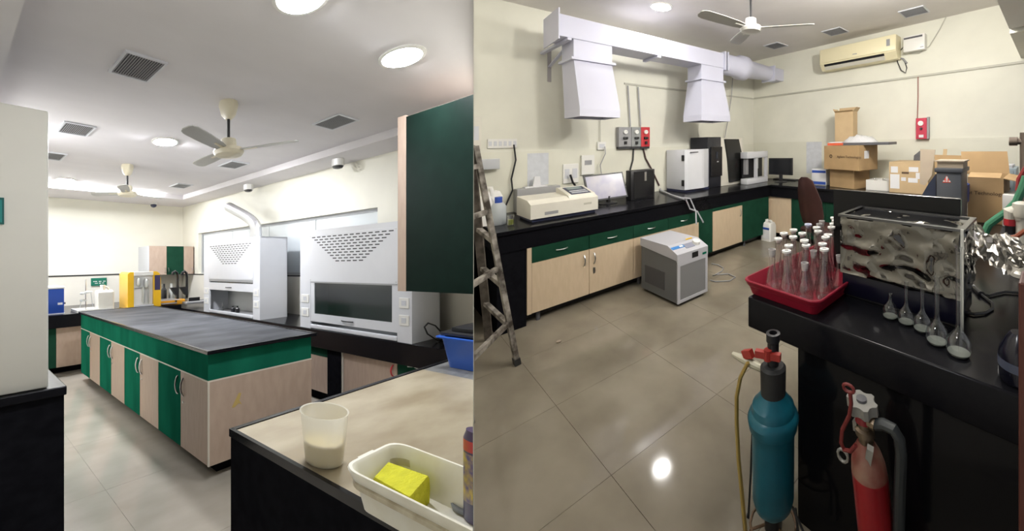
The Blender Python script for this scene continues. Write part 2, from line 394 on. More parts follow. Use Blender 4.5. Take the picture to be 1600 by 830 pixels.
# ---- island bench
IX0, IX1, IY0, IY1 = 1.247, 2.115, 1.985, 4.68
t = thing('island_worktop', 'long dark grey worktop with black rim and green apron of the island', 'worktop', (1.68, 3.3, .69))
B(IX0 - .025, IX1 + .025, IY0 - .035, IY1 + .02, .885, .905, bev=.004).build('slab', BLACK, t)
B(IX0 + .0, IX1 - .0, IY0 - .005, IY1 - .01, .9, .9085).build('top_sheet', GREYTOP, t)
MB().frame('xy', IX0 - .025, IX1 + .025, IY0 - .035, IY1 + .02, .02, .9055, .912).build('rim', BLACK, t)
B(IX0, IX1, IY0, IY1, .695, .885).build('apron', GREEN, t)
B(IX0 - .003, IX1 + .003, IY0 - .003, IY1, .685, .695).build('edge_strip', EDGE, t)
DW = (IY1 - IY0) / 8
marks = ['nearest the camera', 'second from the camera', 'third from the camera', 'farthest from the camera']
for i in range(4):
    y0 = IY0 + i * 2 * DW; y1 = y0 + 2 * DW
    t = thing('island_cabinet', 'island base cabinet with one cream and one green door, ' + marks[i], 'cabinet', (1.68, (y0 + y1) / 2, 0), 'cabinet units of the island')
    m = B(IX0 + .02, IX1, y0, y1, .10, .685); m.build('body', CREAML, t)
    B(IX0 + .10, IX1 - .08, y0 + (.06 if i == 0 else 0), y1, 0, .10).build('plinth', BLACKM, t)
    if i == 0:
        B(IX0 + .001, IX1, y0 - .004, y0 + .0, .10, .685).build('end_panel', CREAML, t)
        B(IX0 - .002, IX0 + .008, y0 - .006, y0 + .004, .10, .685).build('corner_strip', EDGE, t)
        a = [at(u, v, y=y0 - .005) for u, v in ((362, 637), (373, 614), (377, 614), (374, 626), (378, 632), (373, 630), (366, 637))]
        MB().add([(q.x, y0 - .0052, q.z) for q in a], [range(len(a))]).build('stain', mat('yellow_tape', (.50, .36, .12), .6), t)
    for j, mt in ((0, CREAML), (1, GREEN)):
        a, b = y0 + j * DW + .002, y0 + (j + 1) * DW - .002
        d = B(IX0, IX0 + .019, a, b, .103, .682).build('door', mt, t)
        hy = b - .035 if j == 0 else a + .035
        arc_handle((IX0, hy, .50), (IX0, hy, .64), (-1, 0, 0), .0065, .02).build('handle', STEEL, d, True)
        if j == 0: MB().cyl((IX0, hy - .0, .455), (IX0 - .006, hy, .455), .008, n=10).build('lock', STEEL, d, True)

# ---- counter along the hood wall
HX, HZ = 2.70, .79
tag(B(HX, XW, .3, YB, .60, HZ, bev=.004).build('wall_worktop', BLACK), 'long black worktop under the two fume hoods', 'worktop')
y_a, y_b, y_c, y_d = at(512.7, 560, x=2.74).y, at(534, 560, x=2.74).y, at(620.5, 560, x=2.74).y, at(650, 560, x=2.74).y
def hood_cabinet(y0, y1, label, full):
    t = thing('wall_cabinet', label, 'cabinet', (3.0, (y0 + y1) / 2, 0), 'cabinets under the hood counter')
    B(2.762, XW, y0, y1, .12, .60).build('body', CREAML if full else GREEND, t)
    B(2.82, XW, y0, y1, 0, .12).build('plinth', BLACKM, t)
    return t
t = hood_cabinet(y_a, y_a + .75, 'cream cabinet with green drawer just right of the island end', True)
B(2.74, 2.76, y_a + .002, y_a + .748, .122, .50).build('door', CREAML, t); B(2.74, 2.76, y_a + .002, y_a + .748, .505, .60).build('drawer', GREEND, t)
tag(B(2.73, XW, y_b, y_a, 0, .60).build('black_pier', BLACKM), 'black pier supporting the hood counter', 'pier')
t = hood_cabinet(y_c, y_b, 'wide cream cabinet door below the nearer fume hood', True)
d = B(2.742, 2.76, y_c + .003, y_b - .018, .123, .597).build('door', CREAML, t); B(2.735, 2.762, y_b - .017, y_b, .12, .60).build('edge_strip', EDGE, t)
hy = y_c + .035; arc_handle((2.742, hy, .47), (2.742, hy, .57), (-1, 0, 0), .006, .03).build('handle', RED, d, True)
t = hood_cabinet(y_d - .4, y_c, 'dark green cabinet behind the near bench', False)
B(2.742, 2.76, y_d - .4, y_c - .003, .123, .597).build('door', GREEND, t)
t = hood_cabinet(y_a + .76, y_a + 2.2, 'cream cabinets of the hood counter hidden behind the island', True)
B(2.742, 2.76, y_a + .763, y_a + 2.197, .123, .597).build('door', CREAML, t)

# ---- fume hoods
SLOT = mat('slot_dark', (.05, .05, .055), .7); INNER = mat('hood_lining', (.48, .49, .49), .5); SEAL = mat('grey_profile', (.36, .37, .39), .4, .5)
def fume_hood(y0, y1, label, raised):
    X, Xb, Z0, Z1 = 2.72, 3.12, HZ, 1.852; W = y1 - y0; c0, c1 = y0 + .115 * W / 1.11, y1 - .13 * W / 1.11
    t = thing('fume_hood', label, 'fume hood', ((X + Xb) / 2, (y0 + y1) / 2, Z0))
    zo = 1.285
    m = MB(); m.box(X + .02, Xb, y0, y0 + .02, Z0, Z1); m.box(X + .02, Xb, y1 - .02, y1, Z0, Z1); m.box(X + .02, Xb, y0, y1, Z1 - .02, Z1)
    m.box(Xb - .015, Xb, y0, y1, Z0, Z1)
    m.box(X, X + .02, y0, c0, Z0, Z1); m.box(X, X + .02, c1, y1, Z0, Z1); m.box(X, X + .02, c0, c1, zo, Z1)
    m.build('body', WHITEM, t)
    B(Xb - .03, Xb - .016, y0 + .02, y1 - .02, Z0, zo).build('lining', INNER, t)
    B(X + .03, Xb - .03, y0 + .02, y1 - .02, Z0, Z0 + .012).build('work_deck', GREYP, t)
    fp = B(X - .006, X, c0 - .012, c1 + .012, 1.297, 1.80, bev=.003).build('front_panel', WHITEM, t)
    for yy in (c0 + .005, c1 - .005):
        for zz in (1.315, 1.785): MB().cyl((X - .006, yy, zz), (X - .0085, yy, zz), .006, n=8).build('screw', STEEL, fp)
    m = MB(); rows = 10
    for r in range(rows):
        n = 14 - r; zz = 1.772 - r * .0285; sp = (c1 - c0 - .03) / 14
        for k_ in range(n):
            yy = (c0 + c1) / 2 + (k_ - (n - 1) / 2) * sp
            m.box(X - .0072, X - .006, yy - sp * .33, yy + sp * .33, zz - .0055, zz + .0055)
    m.build('vent_slots', SLOT, fp)
    # sash
    zb = 1.135 if raised else .868; zt = 1.26 if raised else 1.29
    B(X - .004, X + .012, c0, c1, zt, zt + .03 if raised else zt + .018).build('sash_guide', SEAL, t)
    if raised:
        s_ = MB().box(X + .0, X + .018, c0, c1, zb, zb + .105).build('sash', WHITEM, t)
        B(X + .022, X + .027, c0, c1, zb + .02, zt).build('sash_pane', GLASSD, s_)
    else:
        m = MB(); m.box(X + .003, X + .018, c0, c1, zb, zb + .085); m.box(X + .003, X + .018, c0, c0 + .045, zb + .085, zt); m.box(X + .003, X + .018, c1 - .045, c1, zb + .085, zt)
        s_ = m.build('sash', WHITEM, t)
        B(X + .008, X + .013, c0 + .045, c1 - .045, zb + .085, zt).build('sash_pane', GLASSD, s_)
    ym = (c0 + c1) / 2 + .02
    arc_handle((X, ym - .06, zb + .045), (X, ym + .06, zb + .045), (-1, 0, 0), .006, .02).build('sash_handle', BLK, s_, True)
    B(X - .012, X + .03, c0, c1, Z0 + .006, Z0 + .045, bev=.006).build('sill', WHITEM, t, True)
    for k_, (ya, yb) in enumerate(((y0 + .02, c0 - .018), (c1 + .018, y1 - .02))):
        for zz in ((.985, 1.135) if k_ == 0 else (.96, 1.11)):
            s_ = B(X - .008, X, ya, yb, zz - .045, zz + .045, bev=.003).build('switch_plate', WHITEP, t)
            B(X - .011, X - .008, (ya + yb) / 2 - .018, (ya + yb) / 2 + .018, zz - .022, zz + .022).build('switch', WHITEG, s_)
    return t
fume_hood(1.573, 2.69, 'nearer white fume hood with its glass sash pulled down', False)
fume_hood(3.29, 4.43, 'farther white fume hood with raised sash and a silver exhaust pipe', True)
# small glassware and bottles inside the hood that stands open
for (u, v, h, r, lb, nm, mt) in ((348, 487, .12, .016, 'thin glass cylinder inside the farther fume hood', 'glass_cylinder', GLASS), (364, 489, .085, .028, 'dark stoppered bottle inside the farther fume hood, left one', 'dark_bottle', BLK), (371, 489, .095, .028, 'dark stoppered bottle inside the farther fume hood, right one', 'dark_bottle', BLK)):
    c = at(u, v, x=2.9); tag(MB().lathe((2.9, c.y, HZ + .0125), [(r, 0), (r, h * .6), (r * .4, h * .75), (r * .4, h)], 12).build(nm, mt, None, True), lb, 'glassware' if mt is GLASS else 'bottle')
# exhaust elbow
b0 = at(400, 372, x=2.93); b0.z = 1.853; e1 = at(396, 352, x=2.93); e2 = at(381, 340, x=2.93); e3 = at(357, 323, x=2.93)
pts = [Vector(b0)]
cor = Vector((2.93, b0.y, at(400, 346, x=2.93).z))
for i in range(9):
    s_ = i / 8; pts.append(b0.lerp(cor, .55).lerp(cor, s_).lerp(cor.lerp(e3, .45 * s_), s_))
for i in range(1, 9): pts.append(cor.lerp(e3, .45 + .55 * i / 8))
fine = []
for i in range(len(pts) - 1):
    for s_ in (0, .5): fine.append(pts[i].lerp(pts[i + 1], s_))
fine.append(pts[-1])
tag(MB().tube(fine, [.066 + (.004 if i % 2 else 0) for i in range(len(fine))], 18).build('exhaust_pipe', mat('silver_duct', (.58, .58, .60), .35, .7), None, True), 'bent silver ribbed exhaust pipe on top of the farther fume hood', 'pipe')

# ---- cabinet hung above the near bench
GX = 2.35; gy = at(634, 455, x=GX).y; g0 = at(634, 455, x=GX).z; g1 = at(627, 185, x=GX).z
t = thing('hanging_cabinet', 'big green cabinet in shade hanging high at the right of the fume hood', 'cabinet', (GX + .2, gy - .4, g0))
B(GX + .02, GX + .36, gy - 1.4, gy + .0, g0, g1 + .01).build('body', CREAML, t)
B(GX, GX + .019, gy - 1.4, gy - .003, g0, g1).build('door', mat('shaded_green_laminate', (.0055, .014, .0105), .5, spec=.05, var=.1), t)  # shade on this face is put into a darker green
B(GX - .0, GX + .36, gy, gy + .055, g0 - .002, g1 + .015).build('side_panel', CREAML, t)

# ---- far counter with its instruments
tag(B(.2, HX, 5.0, YB, .667, .85, bev=.004).build('back_worktop', BLACK), 'black worktop along the far wall behind the island', 'worktop')
t = thing('back_cabinet', 'far base cabinet with green and cream doors left of the island', 'cabinet', (1.1, 5.5, 0))
B(.2, 2.7, 5.10, YB, .10, .667).build('body', CREAML, t); B(.25, 2.7, 5.18, YB, 0, .10).build('plinth', BLACKM, t)
xx = at(88, 540, y=5.08).x
B(.2, xx - .003, 5.08, 5.098, .102, .664).build('door', GREEND, t); B(xx, xx + .5, 5.08, 5.098, .102, .664).build('door', CREAML, t)
# blue instrument
yq = 5.12; a = at(60, 484, y=yq); b = at(100.5, 449, y=yq)
t = thing('blue_instrument', 'blue box instrument with white lid on the far counter', 'instrument', ((a.x + b.x) / 2, 5.3, .85))
B(a.x, b.x, yq, 5.5, .855, b.z - .02, bev=.008).build('case', BLUE, t, True); B(a.x - .01, b.x + .004, yq - .005, 5.51, b.z - .018, b.z + .015, bev=.008).build('lid', WHITEP, t, True)
B(a.x, b.x + .004, yq - .004, 5.505, .85, .862).build('base', WHITEG, t)
B(b.x - .075, b.x - .02, yq - .003, yq, .98, 1.01).build('badge', WHITEG, t); MB().cyl((b.x, 5.2, .99), (b.x + .03, 5.2, .99), .014, n=10).build('knob', BLK, t, True)
# glass distillation stand on a white tray
a = at(106, 487, z=.852); b = at(152, 487, z=.852)
tag(MB().frame('xy', 1.30, 1.72, 5.05, 5.35, .02, .8505, .885).box(1.31, 1.71, 5.06, 5.34, .8505, .86).build('white_tray', WHITEP), 'shallow white tray under the glass stand on the far counter', 'tray')
c = at(134, 484, y=5.2)
t = thing('glass_stand', 'thin retort stand with glass joints on the far counter', 'lab stand', (c.x, 5.2, .861))
MB().cyl((c.x, 5.2, .862), (c.x, 5.2, at(134, 437, y=5.2).z), .006, n=8).build('rod', STEEL, t, True); B(c.x - .06, c.x + .06, 5.14, 5.26, .861, .87).build('foot', STEEL, t)
for (u0, u1, v) in ((125, 136, 459), (132, 144, 457), (125, 136, 470)):
    p, q = at(u0, v, y=5.19), at(u1, v - 1, y=5.19); MB().tube([p, p.lerp(q, .3), q], [.012, .02, .010], 10).build('glass_joint', mat('frosted_glass', (.60, .61, .58), .3, trans=.3), t, True)
for (u0, v0, u1, v1) in ((142, 458, 145, 480), (127, 470, 124, 484)):
    p, q = at(u0, v0, y=5.19), at(u1, v1, y=5.19); q.z = max(q.z, .866); MB().tube([p, q], .004, 6).build('glass_tube', MATS['frosted_glass'], t, True)
# jerrycan
yq = 5.06; a = at(152.5, 484, y=yq); b = at(179, 455, y=yq); HDPE = mat('translucent_hdpe', (.66, .64, .58), .45, var=.02)
t = thing('jerrycan', 'off-white plastic jerrycan standing behind the far end of the island', 'container', ((a.x + b.x) / 2, yq + .07, .85))
x0, x1 = a.x, b.x; zt = b.z
rings = []
def rrect(x0, x1, y0, y1, z, r, n=4):
    o = []
    for cx_, cy_, a0 in ((x1 - r, y1 - r, 0), (x0 + r, y1 - r, 90), (x0 + r, y0 + r, 180), (x1 - r, y0 + r, 270)):
        for i in range(n + 1):
            an = math.radians(a0 + 90 * i / n); o.append((cx_ + r * math.cos(an), cy_ + r * math.sin(an), z))
    return o
MB().loft([rrect(x0, x1, yq, yq + .15, .851, .02), rrect(x0, x1, yq, yq + .15, zt - .01, .02), rrect(x0 + .015, x1 - .015, yq + .015, yq + .135, zt + .02, .02)]).build('can', HDPE, t, True)
xm = (x0 + x1) / 2; arc_handle((xm - .05, yq + .07, zt + .015), (xm + .06, yq + .07, zt + .015), (0, 0, 1), .013, .06).build('handle', HDPE, t, True)
MB().lathe((xm - .03, yq + .05, zt + .015), [(.028, 0), (.028, .05), (.032, .051), (.032, .085)], 14).build('cap', WHITEP, t, True)
# green notice on the wall
yq = YB - .021; a, b = at(142, 447, y=yq), at(166.5, 434, y=yq)
t = thing('green_notice', 'small green notice with two white lines on the back wall', 'sign', ((a.x + b.x) / 2, yq, a.z))
B(a.x, b.x, yq - .006, yq, a.z, b.z).build('board', mat('sign_green', (.01, .16, .10), .4), t)
for s_, wd in ((.55, .8), (.32, .6)):
    zz = a.z + (b.z - a.z) * s_; cx_ = (a.x + b.x) / 2 + .01; n = 9
    m = MB()
    for i in range(n):
        if i in (3, 6): continue
        xa = cx_ + (i / n - .5) * wd * (b.x - a.x); m.box(xa, xa + .7 * wd * (b.x - a.x) / n, yq - .0075, yq - .006, zz - .008, zz + .008)
    m.build('lettering', WHITEP, t)
# yellow Kjeldahl unit
yq = 5.04; a, b = at(200, 481, y=yq), at(251.5, 424, y=yq); x0, x1, zt = a.x, b.x, b.z; z0 = .851
t = thing('yellow_distiller', 'yellow and white distillation unit with dark screen on the far counter', 'instrument', ((x0 + x1) / 2, yq + .15, z0))
wd = x1 - x0
MB().prism([(x0, z0), (x0 + .18 * wd, z0), (x0 + .18 * wd, zt), (x0 + .03, zt), (x0, zt - .03)], 'xz', yq + .01, yq + .32).build('side_shell', YEL, t)
m = MB(); m.prism([(x0 + .76 * wd, z0), (x1, z0), (x1, zt - .12), (x1 - .02, zt - .03), (x1 - .06, zt), (x0 + .76 * wd, zt)], 'xz', yq, yq + .32); m.build('control_tower', YEL, t)
B(x0 + .80 * wd, x1 - .012, yq - .004, yq, zt - .30, zt - .06, bev=.003).build('screen', SCREEN, t)
B(x0 + .18 * wd, x0 + .76 * wd, yq + .03, yq + .32, z0, zt).build('cabinet_back', mat('clean_white', (.82, .82, .80), .4), t)
B(x0 + .18 * wd, x0 + .76 * wd, yq + .0, yq + .08, zt - .06, zt).build('canopy', WHITEP, t); B(x0 + .18 * wd, x0 + .76 * wd, yq - .01, yq + .08, z0, z0 + .04).build('drip_tray', WHITEG, t)
for i, (fx, za, zb, r) in enumerate(((.32, .33, .48, .03), (.55, .30, .46, .035), (.46, .06, .34, .02), (.62, .05, .30, .012))):
    MB().lathe((x0 + fx * wd, yq + .012, z0), [(r * .4, za), (r, za + .03), (r, zb - .03), (r * .4, zb)], 12).build('glass_vessel', MATS['frosted_glass'], t, True)
B(x0 + .22 * wd, x0 + .46 * wd, yq + .02, yq + .09, z0 + .30, z0 + .315).build('bracket', STEEL, t)
# orange unit with two black uprights
yq = 5.05; a, b = at(252, 483, y=yq), at(290, 468, y=yq)
t = thing('orange_digester', 'low orange and grey digestion unit with two curved black uprights', 'instrument', ((a.x + b.x) / 2, yq + .2, .851))
MB().prism([(a.x, .86), (b.x - .02, .852), (b.x, .90), (b.x, .93), (b.x - .02, b.z - .004), (a.x, b.z - .004)], 'xz', yq + .02, yq + .3).build('body', ORANGE, t)
B(a.x, b.x - .14, yq, yq + .02, .87, b.z - .035).build('front_panel', GREYP, t); B(a.x, b.x - .06, yq + .03, yq + .3, b.z - .003, b.z + .005).build('top_plate', WHITEG, t)
MB().cyl((b.x - .16, yq, .91), (b.x - .16, yq - .02, .91), .014, n=10).build('knob', BLK, t, True)
for u in (277.5, 292):
    p = at(u, 470, y=yq + .2); zz = at(u, 424, y=yq + .2).z
    MB().tube([(p.x, yq + .2, b.z), (p.x, yq + .2, zz - .10), (p.x - .01, yq + .2, zz - .03), (p.x - .04, yq + .2, zz), (p.x - .075, yq + .2, zz - .02), (p.x - .085, yq + .2, zz - .06)], .022, 10).build('upright', BLK, t, True)
    MB().prism([(p.x - .12, b.z + .20), (p.x - .01, b.z + .20), (p.x, b.z + .04), (p.x - .05, b.z + .08)], 'xz', yq + .17, yq + .23).build('clamp', BLK, t)
c = at(262, 466, y=yq + .2)
yq = 4.95; a, b = at(291, 486, y=yq), at(318, 470, y=yq)
t = thing('grey_block_heater', 'low dark grey block heater left of the farther fume hood', 'instrument', ((a.x + b.x) / 2, yq + .15, .851))
B(a.x, 3.15, yq, yq + .3, .851, b.z, bev=.01).build('body', GREYP, t); B(a.x + .04, a.x + .22, yq - .004, yq, .90, .96).build('panel', BLK, t)
B(a.x + .05, 3.1, yq + .05, yq + .25, b.z, b.z + .02).build('top_plate', STEEL, t)
for i, u in enumerate((256, 268)):
    c = at(u, 463, y=5.5); tag(MB().lathe((c.x, 5.5, .851), [(.03, 0), (.045, .04), (.045, .22), (.02, .27), (.02, .33)], 14).build('reagent_bottle', BLK if i == 0 else MATS['frosted_glass'], None, True), ('small dark bottle', 'small clear bottle')[i] + ' behind the orange digestion unit', 'bottle')
# papers on the back counter
c = at(198, 484, z=.86)
tag(B(c.x - .08, c.x + .08, 5.02, 5.12, .851, .856).build('paper_sheets', PAPER), 'loose white papers left of the yellow distillation unit', 'papers')

# ---- wall cabinets in the far corner
yq = 5.75; x0 = at(232, 400, y=yq).x; xs = [x0, at(260.5, 400, y=yq).x, at(287, 400, y=yq).x, XW - .02]; z0, z1 = 1.335, 1.872
t = thing('corner_wall_cabinet', 'wall cabinet with two cream doors and one green door in the far corner', 'cabinet', ((x0 + XW) / 2, 5.95, z0))
B(x0 + .012, XW - .02, yq + .02, YB, z0, z1).build('body', CREAML, t); B(x0, x0 + .012, yq, YB, z0, z1).build('side_panel', WHITEG, t)
for i, mt in enumerate((CREAML, GREEND, CREAML)):
    d = B(xs[i] + .003 + (.01 if i == 0 else 0), xs[i + 1] - .003, yq, yq + .019, z0 + .003, z1 - .003).build('door', mt, t)
    hx = xs[i + 1] - .03 if i != 1 else xs[i] + .03
    arc_handle((hx, yq, z0 + .04), (hx, yq, z0 + .13), (0, -1, 0), .005, .02).build('handle', STEEL, d, True)

# ---- near bench
BX, BY = .711, 1.0
BT = mat('cream_bench_tile', (.27, .22, .145), .32, c2=(.385, .335, .24), vscale=5, detail=9)
GT = mat('grey_bench_granite', (.17, .17, .165), .3, var=.2, vscale=25)
t = thing('near_bench', 'near bench with black sides and a stained cream top', 'bench', (1.4, .6, 0))
B(BX, 2.55, .05, BY, 0, .875).build('body', BLACKM, t)
B(BX - .004, 2.56, .05, BY + .004, .875, .893).build('slab', BLACK, t)
B(BX + .012, 1.80, .05, BY - .014, .893, .9).build('tile_top', BT, t)
B(1.80, 2.55, .05, BY - .014, .893, .899).build('granite_top', GT, t)
MB().box(BX - .004, BX + .010, .05, BY + .004, .893, .903).box(BX, 2.56, BY - .012, BY + .004, .893, .903).build('rim', BLACK, t)
# beaker
c = Vector((.783, .690, .9)); r0, r1, h = .048, .060, at(507, 641, y=.690).z - .9
PLA = bpy.data.materials.new('translucent_plastic'); PLA.use_nodes = True; nt = PLA.node_tree; bs = nt.nodes['Principled BSDF']
bs.inputs['Base Color'].default_value = (.80, .78, .70, 1); bs.inputs['Roughness'].default_value = .35
tr = nt.nodes.new('ShaderNodeBsdfTranslucent'); tr.inputs['Color'].default_value = (.85, .82, .74, 1); tp2 = nt.nodes.new('ShaderNodeBsdfTransparent')
m1 = nt.nodes.new('ShaderNodeMixShader'); m1.inputs[0].default_value = .45; m2 = nt.nodes.new('ShaderNodeMixShader'); m2.inputs[0].default_value = .42; out = nt.nodes['Material Output']
nt.links.new(bs.outputs[0], m1.inputs[1]); nt.links.new(tr.outputs[0], m1.inputs[2]); nt.links.new(m1.outputs[0], m2.inputs[1]); nt.links.new(tp2.outputs[0], m2.inputs[2]); nt.links.new(m2.outputs[0], out.inputs['Surface'])
t = thing('plastic_beaker', 'cloudy white plastic beaker holding a little yellowish water on the near bench', 'beaker', c)
MB().lathe(c, [(.001, .003), (r0 * .9, .0015), (r0, .006), (r1 - .001, h - .006), (r1 + .0025, h - .001), (r1 + .0015, h), (r1 - .002, h - .002), (r0 - .002, .008), (.001, .006)], 36).build('cup', PLA, t, True)
MB().lathe(c, [(.001, .0085), (r0 - .0035, .0085), (r0 + (r1 - r0) * .45 - .0035, h * .45), (.001, h * .45)], 36).build('water', mat('murky_water', (.80, .64, .24), .2, var=.05), t, True)
# basin with sponge and can
x0, x1, y0, y1, zb, zr = .668, .855, .02, .535, .9, 1.0
t = thing('white_basin', 'dirty white plastic basin at the front corner of the near bench', 'basin', ((x0 + x1) / 2, .3, zb))
BAS = mat('stained_white_plastic', (.72, .68, .56), .4, c2=(.80, .78, .70), vscale=9, detail=6)
def basin(x0, x1, y0, y1, zb, zr, ins, th, rim, rr):
    R = lambda i, z: rrect(x0 + i, x1 - i, y0 + i, y1 - i, z, max(rr - i * .6, .006), 5)
    return MB().loft([R(ins, zb), R(0.008, zr - .03), R(.002, zr - .026), R(-rim, zr - .004), R(-rim + .002, zr), R(th * .3, zr), R(th, zr - .006), R(ins + th, zb + th)])
basin(x0, x1, y0, y1, zb + .0005, zr, .022, .006, .006, .035).build('tub', BAS, t, True)
MB().loft([rrect(x0 + .010, x1 - .010, y0, y1 - .010, zr - .046, .034, 5), rrect(x0 + .003, x1 - .003, y0, y1 - .003, zr - .044, .034, 5), rrect(x0 + .002, x1 - .002, y0, y1 - .002, zr - .032, .034, 5), rrect(x0 + .006, x1 - .006, y0, y1 - .006, zr - .030, .034, 5), rrect(x0 + .012, x1 - .012, y0, y1 - .012, zr - .030, .03, 5), rrect(x0 + .016, x1 - .016, y0, y1 - .016, zr - .046, .03, 5)], closed=True).build('ridge', mat('grimy_plastic', (.36, .30, .20), .5, c2=(.60, .55, .42), vscale=14), t, True)
B(x0 + .06, x1 - .07, y1 + .002, y1 + .014, zr - .012, zr - .004, bev=.003).build('lip_handle', BAS, t, True)
SP = mat('yellow_sponge', (.62, .60, .03), .9, var=.08, vscale=30, bump=.4, bscale=150)
s0 = [at(u, v, z=.985) for u, v in ((606, 714), (671, 736), (641, 770), (583, 738))]
m = MB(); ctr = sum(s0, Vector()) / 4
rings = []
for (sc_, zz) in ((.93, .912), (1.0, .918), (1.02, .95), (1.0, .976), (.95, .983)):
    rings.append([(ctr.x + (q.x - ctr.x) * sc_, ctr.y + (q.y - ctr.y) * sc_, zz - .01) for q in s0])
tag(m.loft(rings).build('sponge', SP, None, True, ang=50), 'yellow cleaning sponge lying in the white basin', 'sponge')
c = at(744, 808, z=.915); zt = at(745, 672, y=c.y).z
t = thing('aerosol_can', 'dark printed can standing in the basin at the room divider', 'can', (c.x, c.y, .907))
MB().lathe((c.x, c.y, .907), [(.02, 0), (.0215, .004), (.0215, zt - .907 - .018), (.017, zt - .907 - .004), (.017, zt - .907)], 24).build('can_body', mat('printed_can', (.02, .02, .08), .3, c2=(.06, .03, .10), vscale=28), t, True)
MB().lathe((c.x, c.y, .907), [(.0218, zt - .907 - .045), (.0218, zt - .907 - .020)], 24, cap0=False, cap1=False).build('red_band', RED, t, True)
MB().lathe((c.x, c.y, .907), [(.0217, .045), (.0217, zt - .907 - .05)], 24, cap0=False, cap1=False).build('yellow_band', mat('yellow_print', (.55, .40, .05), .35, c2=(.08, .06, .20), vscale=40), t, True)
c = at(727, 786, z=.925)
tag(MB().lathe((c.x, c.y, .909), [(.024, 0), (.026, .008), (.022, .010), (.006, .006)], 20).build('metal_disc', mat('grey_cap', (.18, .19, .20), .35, .5), None, True), 'grey round cap lying in the basin beside the can', 'cap')
# blue crate with black trays
a = at(703, 575, z=.9)
t = thing('blue_crate', 'blue plastic crate at the back of the near bench', 'crate', (2.1, .9, .9))
x0, x1, y0, y1 = a.x - .02, a.x + .45, .70, .955; z1 = at(700, 528, x=a.x).z
MB().loft([rrect(x0 + .03, x1 - .03, y0 + .02, y1 - .02, .901, .02), rrect(x0, x1, y0, y1, z1, .02), rrect(x0 - .02, x1 + .02, y0 - .02, y1 + .02, z1 + .001, .02), rrect(x0 - .02, x1 + .02, y0 - .02, y1 + .02, z1 + .008, .02), rrect(x0 + .01, x1 - .01, y0 + .01, y1 - .01, z1 + .008, .015), rrect(x0 + .035, x1 - .035, y0 + .025, y1 - .025, .91, .015)]).build('tub', mat('bright_blue_plastic', (.02, .09, .42), .35), t, True)
m = MB(); zz = z1 + .009
tag(m.box(x0 + .02, x1 + .02, y0 - .02, y1 + .015, zz, zz + .02, bev=.005).box(x0 + .06, x1, y0, y1 - .02, zz + .02, zz + .045, bev=.006).build('black_tray', BLK, None, True), 'flat black tray resting on the blue crate', 'tray')
# cables behind the near bench
p = [at(u, v, y=1.5) for u, v in ((698, 556), (683, 541), (668, 522), (663, 511), (669, 505), (680, 509), (690, 520), (700, 534))]
for q in p: q.z = max(q.z, HZ + .01)
tag(MB().tube(p, .006, 7).build('coiled_cable', BLK, None, True), 'looped black cable on the counter right of the nearer fume hood', 'cable')
p = [at(u, v, x=2.735) for u, v in ((637, 573), (646, 573), (654, 577), (660, 583))]
tag(MB().tube(p, .006, 7).build('white_cable', WHITEP, None, True), 'short white cable hanging below the hood counter', 'cable')
# ================================================================ PARTITION BETWEEN THE ROOMS
def partition():
    bm = bmesh.new(); n0, n1 = .62, 12.0; vs = []
    for dist, th in ((n0, .0008), (n1, .004)):
        for s_ in (-1, 1):
            for z in (-1.6, 6.0): vs.append(bm.verts.new(PDIR * dist + PNRM * (s_ * th / 2) + Vector((0, 0, z))))
    for f in ((0, 1, 3, 2), (4, 6, 7, 5), (0, 4, 5, 1), (2, 3, 7, 6), (1, 5, 7, 3), (0, 2, 6, 4)): bm.faces.new([vs[i] for i in f])
    bmesh.ops.recalc_face_normals(bm, faces=bm.faces[:])
    me = bpy.data.meshes.new('wall_middle'); bm.to_mesh(me); bm.free(); me.materials.append(WALL)
    o = bpy.data.objects.new('wall_middle', me); col.objects.link(o); struct(o, 'thin partition between the two labs, seen edge on')
partition()

# ================================================================ LAB WITH THE INSTRUMENTS (right)
use(INS)
XB, YL, ZC = 5.25, 4.5, 3.28                     # back wall, left wall, ceiling
fl = struct(B(-1.6, XB, -2.2, YL, -.06, -.004).build('floor', GROUT), 'beige marbled tile floor of the instrument lab')
for i in range(-3, 8):
    for j in range(-5, 6):
        x0, y0 = max(-1.6, .809 + (i - 1) * tp), 1.59 + (j - 1) * tp
        x1, y1 = min(.809 + i * tp, XB) - .001, min(y0 + tp, YL) - .001
        if x1 - x0 > .02 and y1 - y0 > .02: B(x0 + .001, x1, y0 + .001, y1, -.01, 0).build('tile', TILER, fl)
struct(B(-1.75, XB + .15, YL, YL + .15, -.06, ZC + .1).build('wall_left', WALLR), 'cream wall with the white duct')
struct(B(-1.75, -1.6, -2.2, YL, -.06, ZC + .1).build('wall_front', WALLR), 'cream wall behind the viewer in the instrument lab')
struct(B(XB, XB + .15, -2.2, YL, -.06, ZC + .1).build('wall_back', WALLR), 'cream wall with the air conditioner')
struct(B(-1.6, XB, -2.2, YL, ZC, ZC + .1).build('ceiling', CEILR), 'grey white ceiling of the instrument lab')
zd = at(900, 234, y=YL).z; zr = at(1080, 143, y=YL).z; zrb = at(1400, 124, x=XB).z; zdb = at(1400, 218, x=XB).z
struct(B(-.6, XB, YL - .012, YL, .9, zd).build('trim_7', DADOR), 'pale tile dado above the left counter')
struct(B(XB - .012, XB, -2.2, YL - .012, .9, zdb).build('trim_8', DADOR), 'pale tile dado above the back counter')
RAIL = mat('cable_trunking', (.50, .49, .42), .5)
xa = at(975, 132, y=YL).x
struct(B(xa, XB - .01, YL - .018, YL, zr - .012, zr + .012).build('trim_9', RAIL), 'thin cable trunking on the left wall')
struct(B(XB - .018, XB, -2.2, YL - .02, zrb - .014, zrb + .014).build('trim_10', RAIL), 'thin cable trunking on the back wall')
